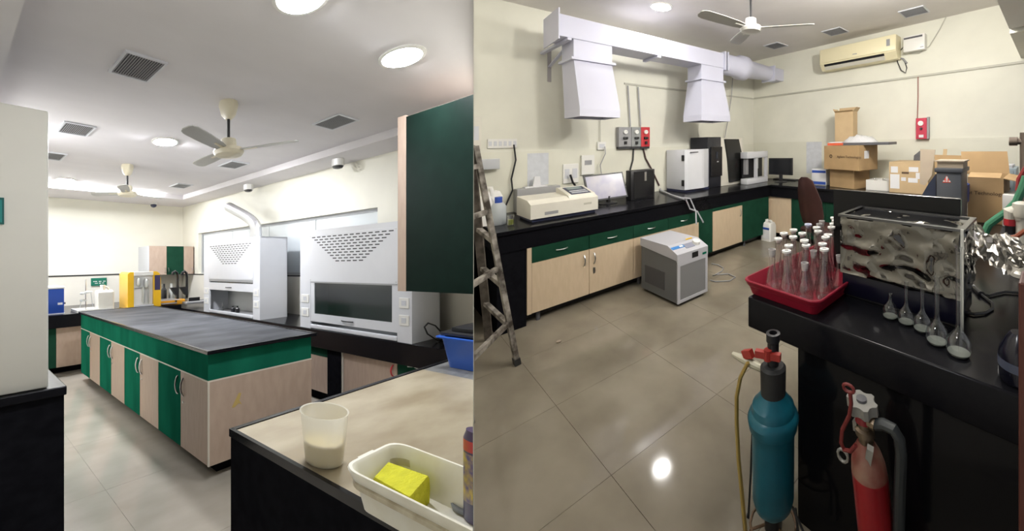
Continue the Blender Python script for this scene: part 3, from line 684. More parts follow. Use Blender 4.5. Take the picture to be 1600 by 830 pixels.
# downlight and added fill lights
downlight(1033, 10, 'round bright downlight above the white duct', ZC, LAMPR, .11)
for (x, y, e) in ((1.9, 1.0, 50), (3.3, .8, 95), (1.0, 2.2, 12)): bulb(INS, x, y, ZC - .22, e, (1.0, .97, .91))  # unseen fill points added above the frame
# overhead soffit box at the right edge
p = at(1577, 45, x=3.9)
struct(B(.4, 3.9, -1.2, p.y, p.z, ZC).build('trim_11', mat('white_emulsion', (.86, .86, .82), .6)), 'white boxed beam under the ceiling at the right')
q = at(1600, 73, x=4.6); p2 = at(1577, 47, x=4.6)
struct(B(3.905, 5.25, -1.2, at(1588, 60, x=4.6).y, q.z, ZC).build('trim_12', WALLR), 'lower boxed beam against the back wall')
# grilles
for u, v, lb in ((1212, 71, 'ceiling grille nearest the corner above the round duct'), (1305, 49, 'ceiling grille above the air conditioner'), (1428, 18, 'ceiling grille near the top edge above the stabiliser')):
    grille(u, v, lb, ZC, .30, .30, 12)
# fan
zm = 2.72; c = at(1173, 44, z=zm)
fan('ceiling fan with a black rod in the instrument lab', (c.x, c.y), ZC, zm, tips(zm, ((1093, 20), (1272, 38), (1147, 68))), rod=BLK, body=WHITEP, w=.06)

# ---- white duct
DY0, DY1 = 3.72, 4.06
a = at(873, 21, y=DY0); b = at(1131, 107, y=DY0); dz0, dz1 = (at(880, 56, y=DY0).z + b.z) / 2, (a.z + at(1131, 83, y=DY0).z) / 2; dx0, dx1 = a.x, b.x
t = thing('exhaust_duct', 'long white rectangular exhaust duct running along the left wall', 'duct', ((dx0 + dx1) / 2, 3.9, dz0))
B(dx0, dx1, DY0, DY1, dz0, dz1, bev=.004).build('trunk', DUCTP, t)
p = [at(u, v, y=DY0 - .03) for u, v in ((866, 12), (850, 20), (853, 66), (870, 60))]
MB().prism([(DY0 - .03, dz0 - .04), (DY1 + .05, dz0 - .06), (DY1 + .05, dz1 + .03), (DY0 - .03, dz1 + .05)], 'yz', dx0 - .012, dx0).build('end_plate', DUCTP, t)
for xx, ye in ((dx0 + .10, YL - .001), ((dx0 + dx1) / 2 + .02, DY1)):
    MB().box(xx - .02, xx + .02, DY0 - .012, ye, dz0 - .03, dz0 - .004).build('support_rail', DUCTP, t)
for xx in (dx1 - .0, dx1 + .06): B(xx, xx + .025, DY0 - .03, DY1 + .03, dz0 - .03, dz1 + .03, bev=.004).build('flange', DUCTP, t)
zc_ = (dz0 + dz1) / 2; yc_ = (DY0 + DY1) / 2; x1_ = dx1 + .09
xs = [at(u, 105, y=yc_).x for u in (1140, 1163, 1176, 1200)]
xs[3] = min(xs[3], XB - .3); s_ = (xs[3] - x1_)
MB().lathe((x1_, yc_, zc_), [(.15, 0), (.165, .02), (.17, s_ * .30), (.205, s_ * .34), (.205, s_ * .46), (.16, s_ * .50), (.125, s_)], 28, ax=(1, 0, 0)).build('fan_casing', DUCTP, t, True)
B(xs[3], xs[3] + .03, yc_ - .15, yc_ + .15, zc_ - .15, zc_ + .13).build('flange', DUCTP, t); B(xs[3] + .03, XB - .001, yc_ - .12, yc_ + .12, zc_ - .12, zc_ + .10).build('outlet', DUCTP, t)
# bracket on the wall
p = at(858, 72, y=YL)
br = thing('wall_bracket', 'grey angle bracket carrying the left end of the duct', 'bracket', (p.x, YL, p.z - .3))
z_a, z_b = at(858, 75, y=YL).z, at(859, 128, y=YL).z
B(p.x - .02, p.x + .02, YL - .012, YL, z_b, z_a).build('back_bar', mat('grey_paint', (.40, .38, .38), .5), br)
MB().bar((p.x, YL - .01, z_b + .18), (p.x, DY1 - .1, dz0 - .02), .03, .012).build('strut', DUCTP, br)
# drop hoods
def drop_hood(x0, x1, bx0, bx1, zb, label, grp=None):
    zt = dz0 - .001; zn = zt - .20
    t = thing('drop_hood', label, 'hood', ((x0 + x1) / 2, 3.9, zb))
    y0, y1 = DY0 + .01, DY1 - .02; by0, by1 = DY0 - .07, DY1 - .01
    B(x0, x1, y0, y1, zn, zt).build('neck', DUCTP, t)
    MB().frame('xy', x0 - .03, x1 + .03, y0 - .03, y1 + .02, .04, zn - .022, zn + .004).build('collar', DUCTP, t)
    R = lambda x0, x1, y0, y1, z: [(x0, y0, z), (x1, y0, z), (x1, y1, z), (x0, y1, z)]
    zk = zb + .085
    MB().loft([R(x0, x1, y0, y1, zn - .015), R(bx0, bx1, by0, by1, zk), R(bx0, bx1, by0, by1, zb), R(bx0 + .012, bx1 - .012, by0 + .012, by1 - .012, zb), R(bx0 + .012, bx1 - .012, by0 + .012, by1 - .012, zk), R(x0 + .012, x1 - .012, y0 + .012, y1 - .012, zn - .03)], cap0=False).build('cone', DUCTP, t)
    return t
y_ = DY0; yb_ = DY0 - .07
drop_hood(at(897, 70, y=y_).x, at(957, 75, y=y_).x, at(906, 183, y=yb_).x, at(969, 185, y=yb_).x, at(969, 184, y=yb_).z, 'larger white drop hood above the spectrophotometer')
drop_hood(at(1097, 110, y=y_).x, at(1131, 106, y=y_).x, at(1096, 190, y=yb_).x, at(1141, 190, y=yb_).x, at(1141, 190, y=yb_).z, 'smaller farther white drop hood above the white chromatograph')

# ---- air conditioner and stabiliser
X = XB - .22; a, b = at(1281, 80, x=X), at(1400, 53, x=X); z0, z1 = (at(1281, 108, x=X).z + at(1402, 93, x=X).z) / 2, (a.z + b.z) / 2
t = thing('air_conditioner', 'yellowed split air conditioner high on the back wall', 'air conditioner', (X + .1, (a.y + b.y) / 2, z0))
ya, yb = b.y, a.y
MB().prism([(X, z1), (XB, z1), (XB, z0), (X + .08, z0), (X, z0 + .10)], 'xz', ya, yb).build('housing', CREAMP, t)
B(X - .012, X, ya + .005, yb - .005, z0 + .115, z1 + .004, bev=.008).build('front_cover', CREAMP, t, True)
MB().obox((X + .03, (ya + yb) / 2 + .05, z0 + .068), (.022, 0, -.028), (0, (yb - ya) * .40, 0), (-.003, 0, -.003)).build('air_outlet', BLK, t)
MB().obox((X + .045, (ya + yb) / 2 + .05, z0 + .035), (.02, 0, -.022), (0, (yb - ya) * .40, 0), (-.006, 0, -.006)).build('louvre', OFFW, t)
B(X - .014, X - .012, ya + .08, ya + .13, z1 - .15, z1 - .05).build('energy_sticker', GREYP, t)
B(X - .014, X - .012, (ya + yb) / 2 - .035, (ya + yb) / 2 + .035, z0 + .16, z0 + .172).build('maker_mark', GREYP, t)
X = XB - .12; a, b = at(1411, 58, x=X), at(1445, 84, x=X); b2 = at(1445, 76, x=X)
t = thing('voltage_stabiliser', 'white voltage stabiliser box beside the air conditioner', 'stabiliser', (X, (a.y + b.y) / 2, b2.z))
B(X, XB - .002, b.y, a.y, b2.z, a.z, bev=.008).build('case', WHITEP, t, True)
B(X - .002, X, b.y + .03, a.y - .01, a.z - .045, a.z - .02).build('display_strip', DGREY, t); B(X - .002, X, b.y + .015, b.y + .06, b2.z + .03, b2.z + .04).build('maker_mark', GREYP, t)
def wire(pix, r, name, mt, label, cat='cable', **pl):
    return tag(MB().tube([at(u, v, **pl) for u, v in pix], r, 7).build(name, mt, None, True), label, cat)
X = XB - .02
wire(((1413, 72), (1404, 82), (1402, 96), (1408, 110), (1415, 114), (1417, 106), (1414, 97)), .007, 'power_cable', BLK, 'dark cable looping between air conditioner and stabiliser', x=X)
wire(((1403, 90), (1411, 92), (1417, 99)), .014, 'drain_pipe', GREYP, 'short grey pipe end below the air conditioner', 'pipe', x=X)
wire(((1420, 83), (1436, 83), (1452, 72), (1468, 46), (1478, 27)), .007, 'white_wire', RAIL, 'pale wire curving from the stabiliser up to the ceiling', x=X)
MBG = mat('gauge_face', (.85, .85, .82), .3)
# gas panels
def gas_panel(u0, v0, u1, v1, mt, label, back=False):
    if back:
        X = XB - .07; a, b = at(u0, v0, x=X), at(u1, v1, x=X); ym = (a.y + b.y) / 2
        t = thing('gas_regulator', label, 'gas panel', (X, ym, b.z))
        B(X, XB - .013, b.y, a.y, b.z, a.z, bev=.004).build('case', mt, t); B(X + .006, XB - .013, b.y - .025, b.y - .001, b.z, a.z + .01).build('side_cover', GREYP, t)
        MB().cyl((X, ym + .005, a.z - .075), (X - .02, ym + .005, a.z - .075), .035, n=18).build('gauge', MBG, t, True)
        MB().cyl((X, ym, a.z - .15), (X - .02, ym, a.z - .15), .016, n=12).build('knob', BLK, t, True)
        B(X - .004, X, b.y + .04, a.y - .04, b.z + .02, b.z + .06).build('label_plate', PAPER, t)
    else:
        Y = YL - .08; a, b = at(u0, v0, y=Y), at(u1, v1, y=Y); xm = (a.x + b.x) / 2
        t = thing('gas_regulator', label, 'gas panel', (xm, Y, b.z)); h = a.z - b.z
        B(a.x, b.x, Y, YL - .013, b.z, a.z, bev=.004).build('case', mt, t)
        g = MB().cyl((xm, Y, a.z - .25 * h), (xm, Y - .02, a.z - .25 * h), .030, n=18).build('gauge', MBG, t, True)
        MB().bar((xm, Y - .021, a.z - .25 * h), (xm + .02, Y - .021, a.z - .22 * h), .004, .002).build('needle', BLK, g)
        B(xm - .03, xm + .03, Y - .03, Y, a.z - .62 * h, a.z - .50 * h, bev=.006).build('regulator', BLK, t, True)
        B(xm - .015, xm + .015, Y - .025, Y, a.z - .88 * h, a.z - .73 * h).build('valve', BLK, t)
        B(a.x, b.x, Y + .01, YL - .013, b.z - .03, b.z).build('foot_rail', DARKM, t)
gas_panel(967, 198.5, 986.5, 229, GREYP, 'leftmost grey gas regulator panel above the monitor')
gas_panel(987, 198.5, 1001.5, 229, mat('mid_grey_paint', (.26, .27, .27), .45), 'middle grey gas regulator panel above the computer')
gas_panel(1002, 198.5, 1015.5, 229, mat('bright_red_paint', (.50, .03, .04), .4), 'red gas regulator panel in the row of three')
gas_panel(1431, 185, 1448, 217, mat('panel_red', (.50, .02, .06), .4), 'single red gas panel with round gauge on the back wall', True)
Y = YL - .03
wire(((981, 134), (983, 165), (985, 198)), .009, 'gas_pipe', GREYP, 'left thin gas pipe dropping to the grey regulator panels', 'pipe', y=Y)
wire(((997, 136), (999, 165), (1001, 198)), .009, 'gas_pipe', GREYP, 'right thin gas pipe dropping to the red regulator panel', 'pipe', y=Y)
wire(((990, 232), (989, 250), (984, 268), (978, 290)), .011, 'black_hose', RUBBER, 'black hose from the middle gas panel down behind the computer', 'hose', y=Y)
wire(((1005, 232), (1009, 248), (1018, 264), (1030, 290)), .011, 'dark_red_hose', mat('dark_hose', (.06, .03, .03), .5), 'dark hose from the red gas panel to the chromatograph', 'hose', y=Y)
wire(((938, 186), (938, 224)), .005, 'wall_wire', RAIL, 'thin wire from the larger drop hood to the wall socket', y=Y)
wire(((1145, 118), (1143, 150), (1137, 190), (1131, 222)), .007, 'fan_cable', GREYP, 'thin cable hanging from the round duct fan to the black instrument', y=YL - .06)
X = XB - .02
wire(((1434.5, 120), (1434.5, 152), (1433.5, 185)), .007, 'gas_pipe', mat('red_brown_pipe', (.30, .12, .10), .5), 'thin red brown pipe above the single red gas panel', 'pipe', x=X)

# ---- sockets, switches and papers on the left wall
def wall_plate(u0, v0, u1, v1, name, label, cat, mt=WHITEP, d=.02, holes=0, surf=YL):
    Y = surf - d; a, b = at(u0, v0, y=Y), at(u1, v1, y=Y)
    t = thing(name, label, cat, ((a.x + b.x) / 2, Y, b.z)); B(a.x, b.x, Y, surf - .001, b.z, a.z, bev=.003).build('plate', mt, t)
    for i in range(holes):
        xm = a.x + (i + .5) * (b.x - a.x) / holes; zz = (a.z + b.z) / 2; hw = (b.x - a.x) / holes * .3; hh = (a.z - b.z) * .25
        B(xm - hw, xm + hw, Y - .004, Y, zz - hh, zz + hh).build('switch', WHITEG, t)
    return t, a, b
wall_plate(762, 217.5, 808, 231, 'switch_board', 'long white switch board above the water bottles', 'switch', holes=6)
t, a, b = wall_plate(934, 222, 947, 234, 'wall_socket', 'single white wall socket above the computer monitor', 'socket', d=.04, holes=1)
t, a, b = wall_plate(880, 257, 904, 285, 'wall_socket', 'pale wall socket behind the spectrophotometer with a plugged cable', 'socket', d=.02, holes=2, surf=YL - .012)
t, a, b = wall_plate(909, 243, 929, 272, 'wall_controller', 'white wall controller with small display left of the monitor', 'controller', d=.035, surf=YL - .012)
xm, zz = (a.x + b.x) / 2, (a.z + b.z) / 2; B(xm - .045, xm + .045, YL - .05, YL - .047, zz - .0, zz + .06).build('display', GREYP, t)
t, a, b = wall_plate(751, 249, 781, 264, 'metal_holder', 'brushed metal paper holder on the wall above the bottles', 'holder', STEEL, d=.10, surf=YL - .012)
t, a, b = wall_plate(728, 182, 752, 234, 'soap_dispenser', 'pale wall dispenser at the room divider', 'dispenser', OFFW, d=.10)
B(a.x + .02, b.x - .02, YL - .104, YL - .10, b.z + .10, a.z - .10).build('window', WHITEG, t)
for (u0, v0, u1, v1, lb) in ((824, 240, 857, 288, 'faded notice sheet on the tile above the spectrophotometer'),):
    Y = YL - .0125; a, b = at(u0, v0, y=Y), at(u1, v1, y=Y); tag(B(a.x, b.x, Y - .002, Y, b.z, a.z).build('notice_sheet', mat('faded_paper', (.60, .62, .66), .6, var=.06, vscale=14)), lb, 'paper')
X = XB - .0125; a, b = at(1260, 222, x=X), at(1284, 272, x=X); tag(B(X - .002, X, b.y, a.y, b.z, a.z).build('notice_sheet', MATS['faded_paper']), 'pale notice sheet on the back wall left of the boxes', 'paper')
wire(((803, 226), (806, 250), (799, 280), (801, 297), (790, 322)), .008, 'electric_cable', BLK, 'dark cord hanging from the switch board to the counter', y=YL - .05)
wire(((945, 229), (946, 240), (938, 258), (940, 275), (944, 300)), .006, 'electric_cable', GREYP, 'grey cord from the single socket down behind the monitor', y=YL - .07)
wire(((891, 273), (895, 285), (903, 296)), .012, 'electric_cable', BLK, 'short thick cord plugged in behind the spectrophotometer', y=YL - .08)

# ---- left counter
LY, TZ = 3.494, .90
x_end = .775
t = thing('instrument_worktop', 'long black worktop with deep apron along the left wall', 'worktop', (3.0, 4.0, .707))
B(x_end, XB, LY - .02, YL, .865, TZ, bev=.004).build('slab', BLACK, t); B(x_end + .01, XB, LY, YL, .707, .865).build('apron', BLACK, t)
tag(B(x_end + .01, 1.0, LY + .012, YL, 0, .707).build('black_pier', BLACKM), 'black pier closing the left end of the instrument counter', 'pier')
XS = [at(u, 400, y=LY).x for u in (824.5, 920.5, 989.5, 1044, 1092, 1113.5, 1160, 1197)]
def counter_unit(x0, x1, label, fronts, extra=None):
    t = thing('counter_cabinet', label, 'cabinet', ((x0 + x1) / 2, 4.0, 0), 'cabinets under the instrument counter')
    B(x0, x1, LY + .02, YL, .10, .707).build('body', CREAMR, t); B(x0, x1, LY + .09, YL, 0.03, .10).build('plinth', BLK, t)
    MB().cyl((x0 + .1, LY + .06, 0), (x0 + .1, LY + .06, .10), .018, n=10).build('foot', DGREY, t)
    for (a, b, z0, z1, mt, h) in fronts:
        d = B(a + .003, b - .003, LY, LY + .019, z0 + .002, z1 - .002).build('drawer' if h == 'd' else 'door', mt, t)
        xm = (a + b) / 2; zm_ = (z0 + z1) / 2
        if h == 'd': arc_handle((xm - .05, LY, zm_), (xm + .05, LY, zm_), (0, -1, 0), .0055, .025).build('handle', STEEL, d, True)
        elif h:
            hx = b - .05 if h == 'r' else a + .05
            arc_handle((hx, LY, z1 - .16), (hx, LY, z1 - .05), (0, -1, 0), .0065, .028).build('handle', STEEL, d, True)
            if h == 'l': B(hx - .012, hx + .012, LY - .004, LY, z1 - .26, z1 - .20).build('lock', STEEL, d)
    return t
zq = .562
t = counter_unit(XS[0], XS[2], 'two-door tan cabinet with green drawers beside the ladder', [(XS[0] + .03, XS[1], .10, zq, CREAMR, 'r'), (XS[1], XS[2], .10, zq, CREAMR, 'l'), (XS[0] + .03, XS[1], zq, .707, GREEND, 'd'), (XS[1], XS[2], zq, .707, GREEND, 'd')])
B(XS[0] - .005, XS[0] + .03, LY - .004, LY + .02, .10, .707).build('edge_strip', CREAMR, t)
counter_unit(XS[2] + .002, XS[4], 'tan cabinet with green drawers behind the chiller', [(XS[2], XS[3], .10, zq, CREAMR, ''), (XS[3], XS[4], .10, zq, CREAMR, ''), (XS[2], XS[3], zq, .707, GREEND, 'd'), (XS[3], XS[4], zq, .707, GREEND, 'd')])
counter_unit(XS[4] + .002, XS[6], 'tan door with narrow green side panel right of the chiller', [(XS[4], XS[5], .10, .707, GREEND, ''), (XS[5], XS[6], .10, .66, CREAMR, 'r'), (XS[5], XS[6], .66, .707, GREEND, '')])
counter_unit(XS[6] + .002, 4.45, 'green corner cabinet of the instrument counter', [(XS[6], 4.45, .10, .707, GREEND, '')])

# ---- back counter
BXF = 4.50
t = thing('back_counter_top', 'black worktop along the back wall carrying cardboard boxes', 'worktop', (4.9, 2.0, .70))
B(BXF - .02, XB, .95, LY - .021, .865, TZ, bev=.004).build('slab', BLACK, t); B(BXF, XB, .95, LY - .001, .70, .865).build('apron', BLACK, t)
ys = [LY - .03, at(1200.5, 340, x=BXF + .02).y, at(1236.5, 340, x=BXF + .02).y, at(1290, 340, x=BXF + .02).y, 1.9, .97]
ys[0] = max(ys[0], ys[1] + .02)
for i, (mt, lb) in enumerate(((None, ''), (CREAMR, 'tan cabinet door in the corner behind the white floor jug'), (GREEND, 'green cabinet of the back counter behind the chair'), (GREEND, 'green cabinet of the back counter behind the flasks'), (CREAMR, 'tan cabinet at the right of the back counter'))):
    if mt is None: continue
    t = thing('rear_cabinet', lb, 'cabinet', (4.9, (ys[i] + ys[i + 1]) / 2, 0), 'cabinets under the back counter')
    B(BXF + .04, XB, ys[i + 1], ys[i], .10, .70).build('body', CREAMR, t); B(BXF + .12, XB, ys[i + 1], ys[i], .0, .10).build('plinth', BLK, t)
    B(BXF + .02, BXF + .039, ys[i + 1] + .003, ys[i] - .003, .102, .697).build('door', mt, t)

# ---- chiller
c0 = at(1059, 477, z=.03); cx1 = at(1108.5, 457, z=.03).x; cy1 = at(1004, 449, z=.03).y
x0, y0 = c0.x, c0.y; x1, y1 = cx1, cy1; z1 = at(997.5, 366, x=x0, ).z
CHG = mat('chiller_grey', (.13, .135, .14), .5); CHL = mat('chiller_light', (.48, .48, .52), .4); MESH = mat('chiller_grille', (.21, .21, .22), .55)
zt = at(999, 371, x=x0).z
zfront = at(1059, 399, x=x0, ).z
t = thing('recirculating_chiller', 'grey and white recirculating chiller on wheels on the tile floor', 'chiller', ((x0 + x1) / 2, (y0 + y1) / 2, 0))
B(x0 + .004, x1 - .004, y0 + .012, y1, .035, zfront - .02).build('case', CHG, t)
ys_ = y0 + .16
MB().prism([(y0, zfront - .09), (y0, zfront), (ys_, zt), (y1 + .01, zt + .0), (y1 + .01, zfront - .02), (y0 + .02, zfront - .06)], 'yz', x0 - .004, x1 + .004).build('top_cover', CHL, t)
MB().frame('xz', x0, x1, .035, zfront - .09, .03, y0, y0 + .014).build('front_frame', CHL, t)
B(x0 + .03, x1 - .03, y0 + .004, y0 + .012, .065, zfront - .12).build('grille', MESH, t)
B(x0 - .003, x0 + .004, y0 + .22, y1 - .08, .12, zfront - .22).build('side_grille', mat('chiller_side_mesh', (.07, .07, .075), .6), t)
sl = Vector((0, ys_ - y0, zt - zfront)); sn = Vector((0, -sl.z, sl.y)).normalized()
def on_slope(fx, fs, hx, hs, th=.002): 
    c = Vector((x0 + fx * (x1 - x0), y0, zfront)) + sl * fs; return MB().obox(c + sn * th, (hx, 0, 0), sl.normalized() * hs, sn * th)
on_slope(.20, .62, .075, .020).build('blue_label', mat('label_blue', (.05, .22, .55), .4), t); on_slope(.30, .62, .02, .012, .003).build('label_print', WHITEP, t)
on_slope(.53, .52, .055, .036).build('display', mat('lcd_grey', (.28, .29, .36), .2), t)
c = Vector((x0 + .78 * (x1 - x0), y0, zfront)) + sl * .55
MB().cyl(c, c + sn * .03, .042, .038, 20).build('filler_cap', WHITEP, t, True)
B(x0 + .46 * (x1 - x0), x0 + .66 * (x1 - x0), y0 - .004, y0, zfront - .075, zfront - .02).build('pull', BLK, t)
B(x1 - .07, x1 - .02, y0 - .004, y0, zfront - .075, zfront - .055).build('badge', GREEN, t)
on_slope(.72, 1.1, .04, .008).build('warning_label', YEL, t)
for xx in (x0 + .05, x1 - .05):
    for yy in (y0 + .06, y1 - .06): MB().cyl((xx - .012, yy, .022), (xx + .012, yy, .022), .022, n=12).build('wheel', RUBBER, t, True)
# hoses of the chiller
HOSE = mat('grey_hose', (.30, .30, .33), .4)
for k_, (pix, end) in enumerate(((((1022, 283), (1030, 296), (1050, 305), (1064, 309)), (1075, 362)), (((1024, 287), (1033, 298), (1055, 307), (1070, 312)), (1086, 364)))):
    p = [at(u, v, z=TZ + .02) for u, v in pix]; p[0].z += .12; e = at(end[0], end[1], y=LY + .0); e.y = y1 - .03; e.z = zt + .005
    edge = Vector((p[-1].x + .06, LY - .04, TZ + .01)); p += [edge, Vector((edge.x + .05, LY - .06, TZ - .12)), Vector((e.x * .5 + edge.x * .5 + .05, y1 + .04, zt + .15)), e]
    tag(MB().tube(p, .010, 8).build('cooling_hose', HOSE, None, True), ('left', 'right')[k_] + ' grey cooling hose running from the counter down to the chiller', 'hose')
p = [at(u, v, z=.008) for u, v in ((1112, 412), (1122, 414), (1130, 419), (1128, 424), (1114, 431), (1120, 429), (1138, 428), (1149, 433), (1140, 439), (1118, 440), (1110, 438))]
tag(MB().tube(p, .007, 6).build('floor_cable', GREYP, None, True), 'looped grey cable on the floor right of the chiller', 'cable')
# white floor jug
c = at(1201, 375, z=0)
def jug(c, hw, hd, h, label, name='white_jug', body=WHITEP, lab=True):
    t = thing(name, label, 'jug', c); x, y, z = c; z += .001
    MB().loft([rrect(x - hd, x + hd, y - hw, y + hw, z, .03), rrect(x - hd, x + hd, y - hw, y + hw, z + h * .72, .03), rrect(x - hd * .8, x + hd * .8, y - hw * .8, y + hw * .7, z + h * .86, .03), rrect(x - .03, x + .03, y + hw * .15, y + hw * .6, z + h * .9, .015)]).build('bottle', body, t, True)
    arc_handle((x, y - hw * .75, z + h * .72), (x, y + hw * .2, z + h * .88), (0, -.5, 1), .016, .05).build('handle', body, t, True)
    MB().lathe((x, y + hw * .4, z + h * .88), [(.028, 0), (.028, h * .12)], 14).build('cap', body, t, True)
    if lab:
        B(x - hd - .003, x - hd, y - hw * .8, y + hw * .8, z + h * .12, z + h * .66).build('label', PAPER, t)
        B(x - hd - .005, x - hd - .003, y - hw * .8, y + hw * .8, z + h * .56, z + h * .66).build('blue_band', BLUE, t)
    return t
hj = at(1201, 343, x=c.x).z
jug((c.x, c.y, 0), .10, .085, hj, 'white plastic jug with blue banded label on the floor by the corner')

# ---- instruments on the left counter
# spectrophotometer
f0 = at(829, 343, z=TZ + .02); f1 = at(934, 324, z=TZ + .02); yq = (f0.y + f1.y) / 2 - .12
x0, x1 = at(829, 330, y=yq).x, at(934.5, 315, y=yq).x; y1 = yq + .42; zt = at(830, 321, y=yq).z; zt2 = at(934, 307, y=yq).z
t = thing('spectrophotometer', 'cream benchtop spectrophotometer with blue keypad', 'instrument', ((x0 + x1) / 2, yq + .2, TZ))
B(x0 + .02, x1 - .02, yq + .03, y1 - .02, TZ, TZ + .03).build('foot_plate', NAVY, t)
zt = (zt + zt2) / 2
MB().prism([(yq, TZ + .03), (yq, zt), (yq + .10, zt + .035), (y1, zt + .05), (y1, TZ + .03)], 'yz', x0, x1).build('case', OFFW, t)
xk = x0 + .56 * (x1 - x0)
MB().prism([(yq + .03, zt + .012), (yq + .06, zt + .04), (yq + .34, zt + .10), (y1 - .03, zt + .10), (y1 - .03, zt + .05)], 'yz', xk, x1 - .01).build('control_hump', OFFW, t)
sA, sB = Vector((0, yq + .06, zt + .04)), Vector((0, yq + .34, zt + .10)); sl2 = (sB - sA); n2 = Vector((0, -sl2.z, sl2.y)).normalized()
def key(fx, fs, hx, hs, mt, nm, par, th=.0015, lift=0):
    c = Vector((xk + fx * (x1 - xk), 0, 0)) + sA + sl2 * fs; return MB().obox(c + n2 * (th + lift), (hx, 0, 0), sl2.normalized() * hs, n2 * th).build(nm, mt, par)
kp = key(.50, .5, .36 * (x1 - xk), .125, NAVY, 'keypad', t); key(.48, .76, .26 * (x1 - xk), .045, mat('lcd_green', (.22, .27, .28), .25), 'display', kp, lift=.003)
for i in range(5):
    for j in range(2): key(.26 + i * .12, .22 + j * .2, .016, .014, WHITEG, 'key', kp, lift=.003)
B(x0 + .12, x0 + .24, yq - .002, yq, TZ + .055, TZ + .085).build('badge', GREYP, t); B(x1 - .15, x1 - .07, yq - .002, yq, zt - .07, zt - .05).build('maker_mark', mat('pale_mark', (.5, .48, .40), .5), t)
# steel tissue box behind it
a = at(806, 306, y=4.38); b = at(873, 289, y=4.38)
tag(B(a.x, b.x, 4.33, 4.46, TZ + .001, b.z, bev=.004).build('grey_box', mat('grey_box', (.36, .36, .36), .5), None), 'long grey box standing behind the spectrophotometer', 'box')
c = at(838, 289, y=4.39); zz = at(838, 276, y=4.39).z
t = thing('tissue_sheets', 'white tissue sticking up from the grey box', 'tissue', (c.x, 4.39, b.z)); B(c.x - .12, c.x + .10, 4.345, 4.445, b.z + .0005, b.z + .012).build('pad', PAPER, t); MB().prism([(c.x - .035, b.z + .012), (c.x + .045, b.z + .012), (c.x + .035, zz), (c.x - .02, zz)], 'xz', 4.38, 4.40).build('tuft', PAPER, t)
# bottles by the ladder
c = at(779, 351, z=TZ); CLR = mat('frosted_white_plastic', (.62, .66, .68), .35, trans=.35)
t = thing('plastic_bottle', 'frosted plastic bottle with blue cap at the end of the counter', 'bottle', c); hb = at(779, 316, x=c.x).z - TZ
MB().lathe(c, [(.055, .001), (.06, .01), (.06, hb * .8), (.045, hb * .93), (.024, hb)], 20).build('bottle', CLR, t, True); MB().lathe(c, [(.03, hb * .97), (.03, hb + .05)], 16).build('cap', mat('cap_blue', (.03, .08, .40), .4), t, True)
c = Vector((.86, 4.08, TZ)); hb = at(768, 292, y=4.08).z - TZ
jug((c.x, c.y, TZ), .07, .09, hb, 'white jug standing at the wall behind the frosted bottle', lab=False)
c = Vector((.81, 3.86, TZ)); hb = at(752, 303, y=3.86).z - TZ
t = jug((c.x - .02, 3.93, TZ), .06, .055, hb, 'white labelled jug half hidden by the ladder', lab=True)
c = at(798, 352, z=TZ); h_ = at(798, 336, x=c.x).z - TZ
t = thing('small_beaker', 'small glass beaker of yellow green liquid on the counter end', 'beaker', c)
MB().lathe(c, [(.024, .001), (.026, .004), (.027, h_), (.025, h_), (.024, .006), (.001, .005)], 18).build('glass', GLASS, t, True); MB().lathe(c, [(.0235, .0065), (.0235, h_ * .55)], 18).build('liquid', mat('green_liquid', (.42, .46, .06), .2), t, True)
# monitor
def monitor(quad, label, sc_mat, stand, fwd, depth=.05):
    tl, tr_, br_, bl = [Vector(q) for q in quad]; c = (tl + tr_ + br_ + bl) / 4
    t = thing('monitor', label, 'monitor', (c.x, c.y, TZ)); n = (tr_ - tl).cross(tl - bl).normalized(); n = n if n.dot(Vector(fwd)) > 0 else -n
    ex, ez = (tr_ - tl) / 2, (tl - bl) / 2
    MB().obox(c - n * .02, ex, ez, n * .018).build('bezel', BLK, t); MB().obox(c + n * .0, ex * .93, ez * .88, n * .002).build('screen', sc_mat, t)
    b = c - ez * .9 - n * .03
    MB().bar(b + Vector((0, 0, .03)), Vector((b.x, b.y, TZ + .012)), .06, .025).build('neck', BLK, t); MB().lathe((b.x, b.y, TZ), [(.11, .001), (.11, .008), (.05, .014)], 20).build('foot', BLK, t, True)
    return t
LCD = mat('lit_lcd', (.30, .29, .38), .15, emit=.25, c2=(.42, .40, .42), vscale=5)
ym_ = 4.12; tl, br_ = at(912.5, 275, y=4.2), at(984, 305, y=4.05)
monitor((at(912, 275.5, y=4.2), at(973, 269, y=4.12), at(980, 305, y=4.03), at(921, 317, y=4.11)), 'widescreen monitor showing a pale lilac screen', LCD, None, (0, -1, 0))
# computer tower
yq = 4.02; a = at(986, 316, y=yq); b = at(1023, 313, y=yq)
t = thing('computer_tower', 'black computer tower between monitor and chromatograph', 'computer', ((a.x + b.x) / 2, yq + .2, TZ)); zz = at(1005, 265.5, y=yq).z
B(a.x, b.x, yq, yq + .13, TZ + .001, zz, bev=.006).build('case', BLK, t, True); B(a.x + .04, b.x - .03, yq - .006, yq, TZ + .02, zz - .02).build('front_panel', mat('gloss_black', (.01, .01, .012), .15), t)
B(b.x - .16, b.x - .13, yq - .012, yq - .006, TZ + .24, TZ + .36).build('drive_handle', STEEL, t)
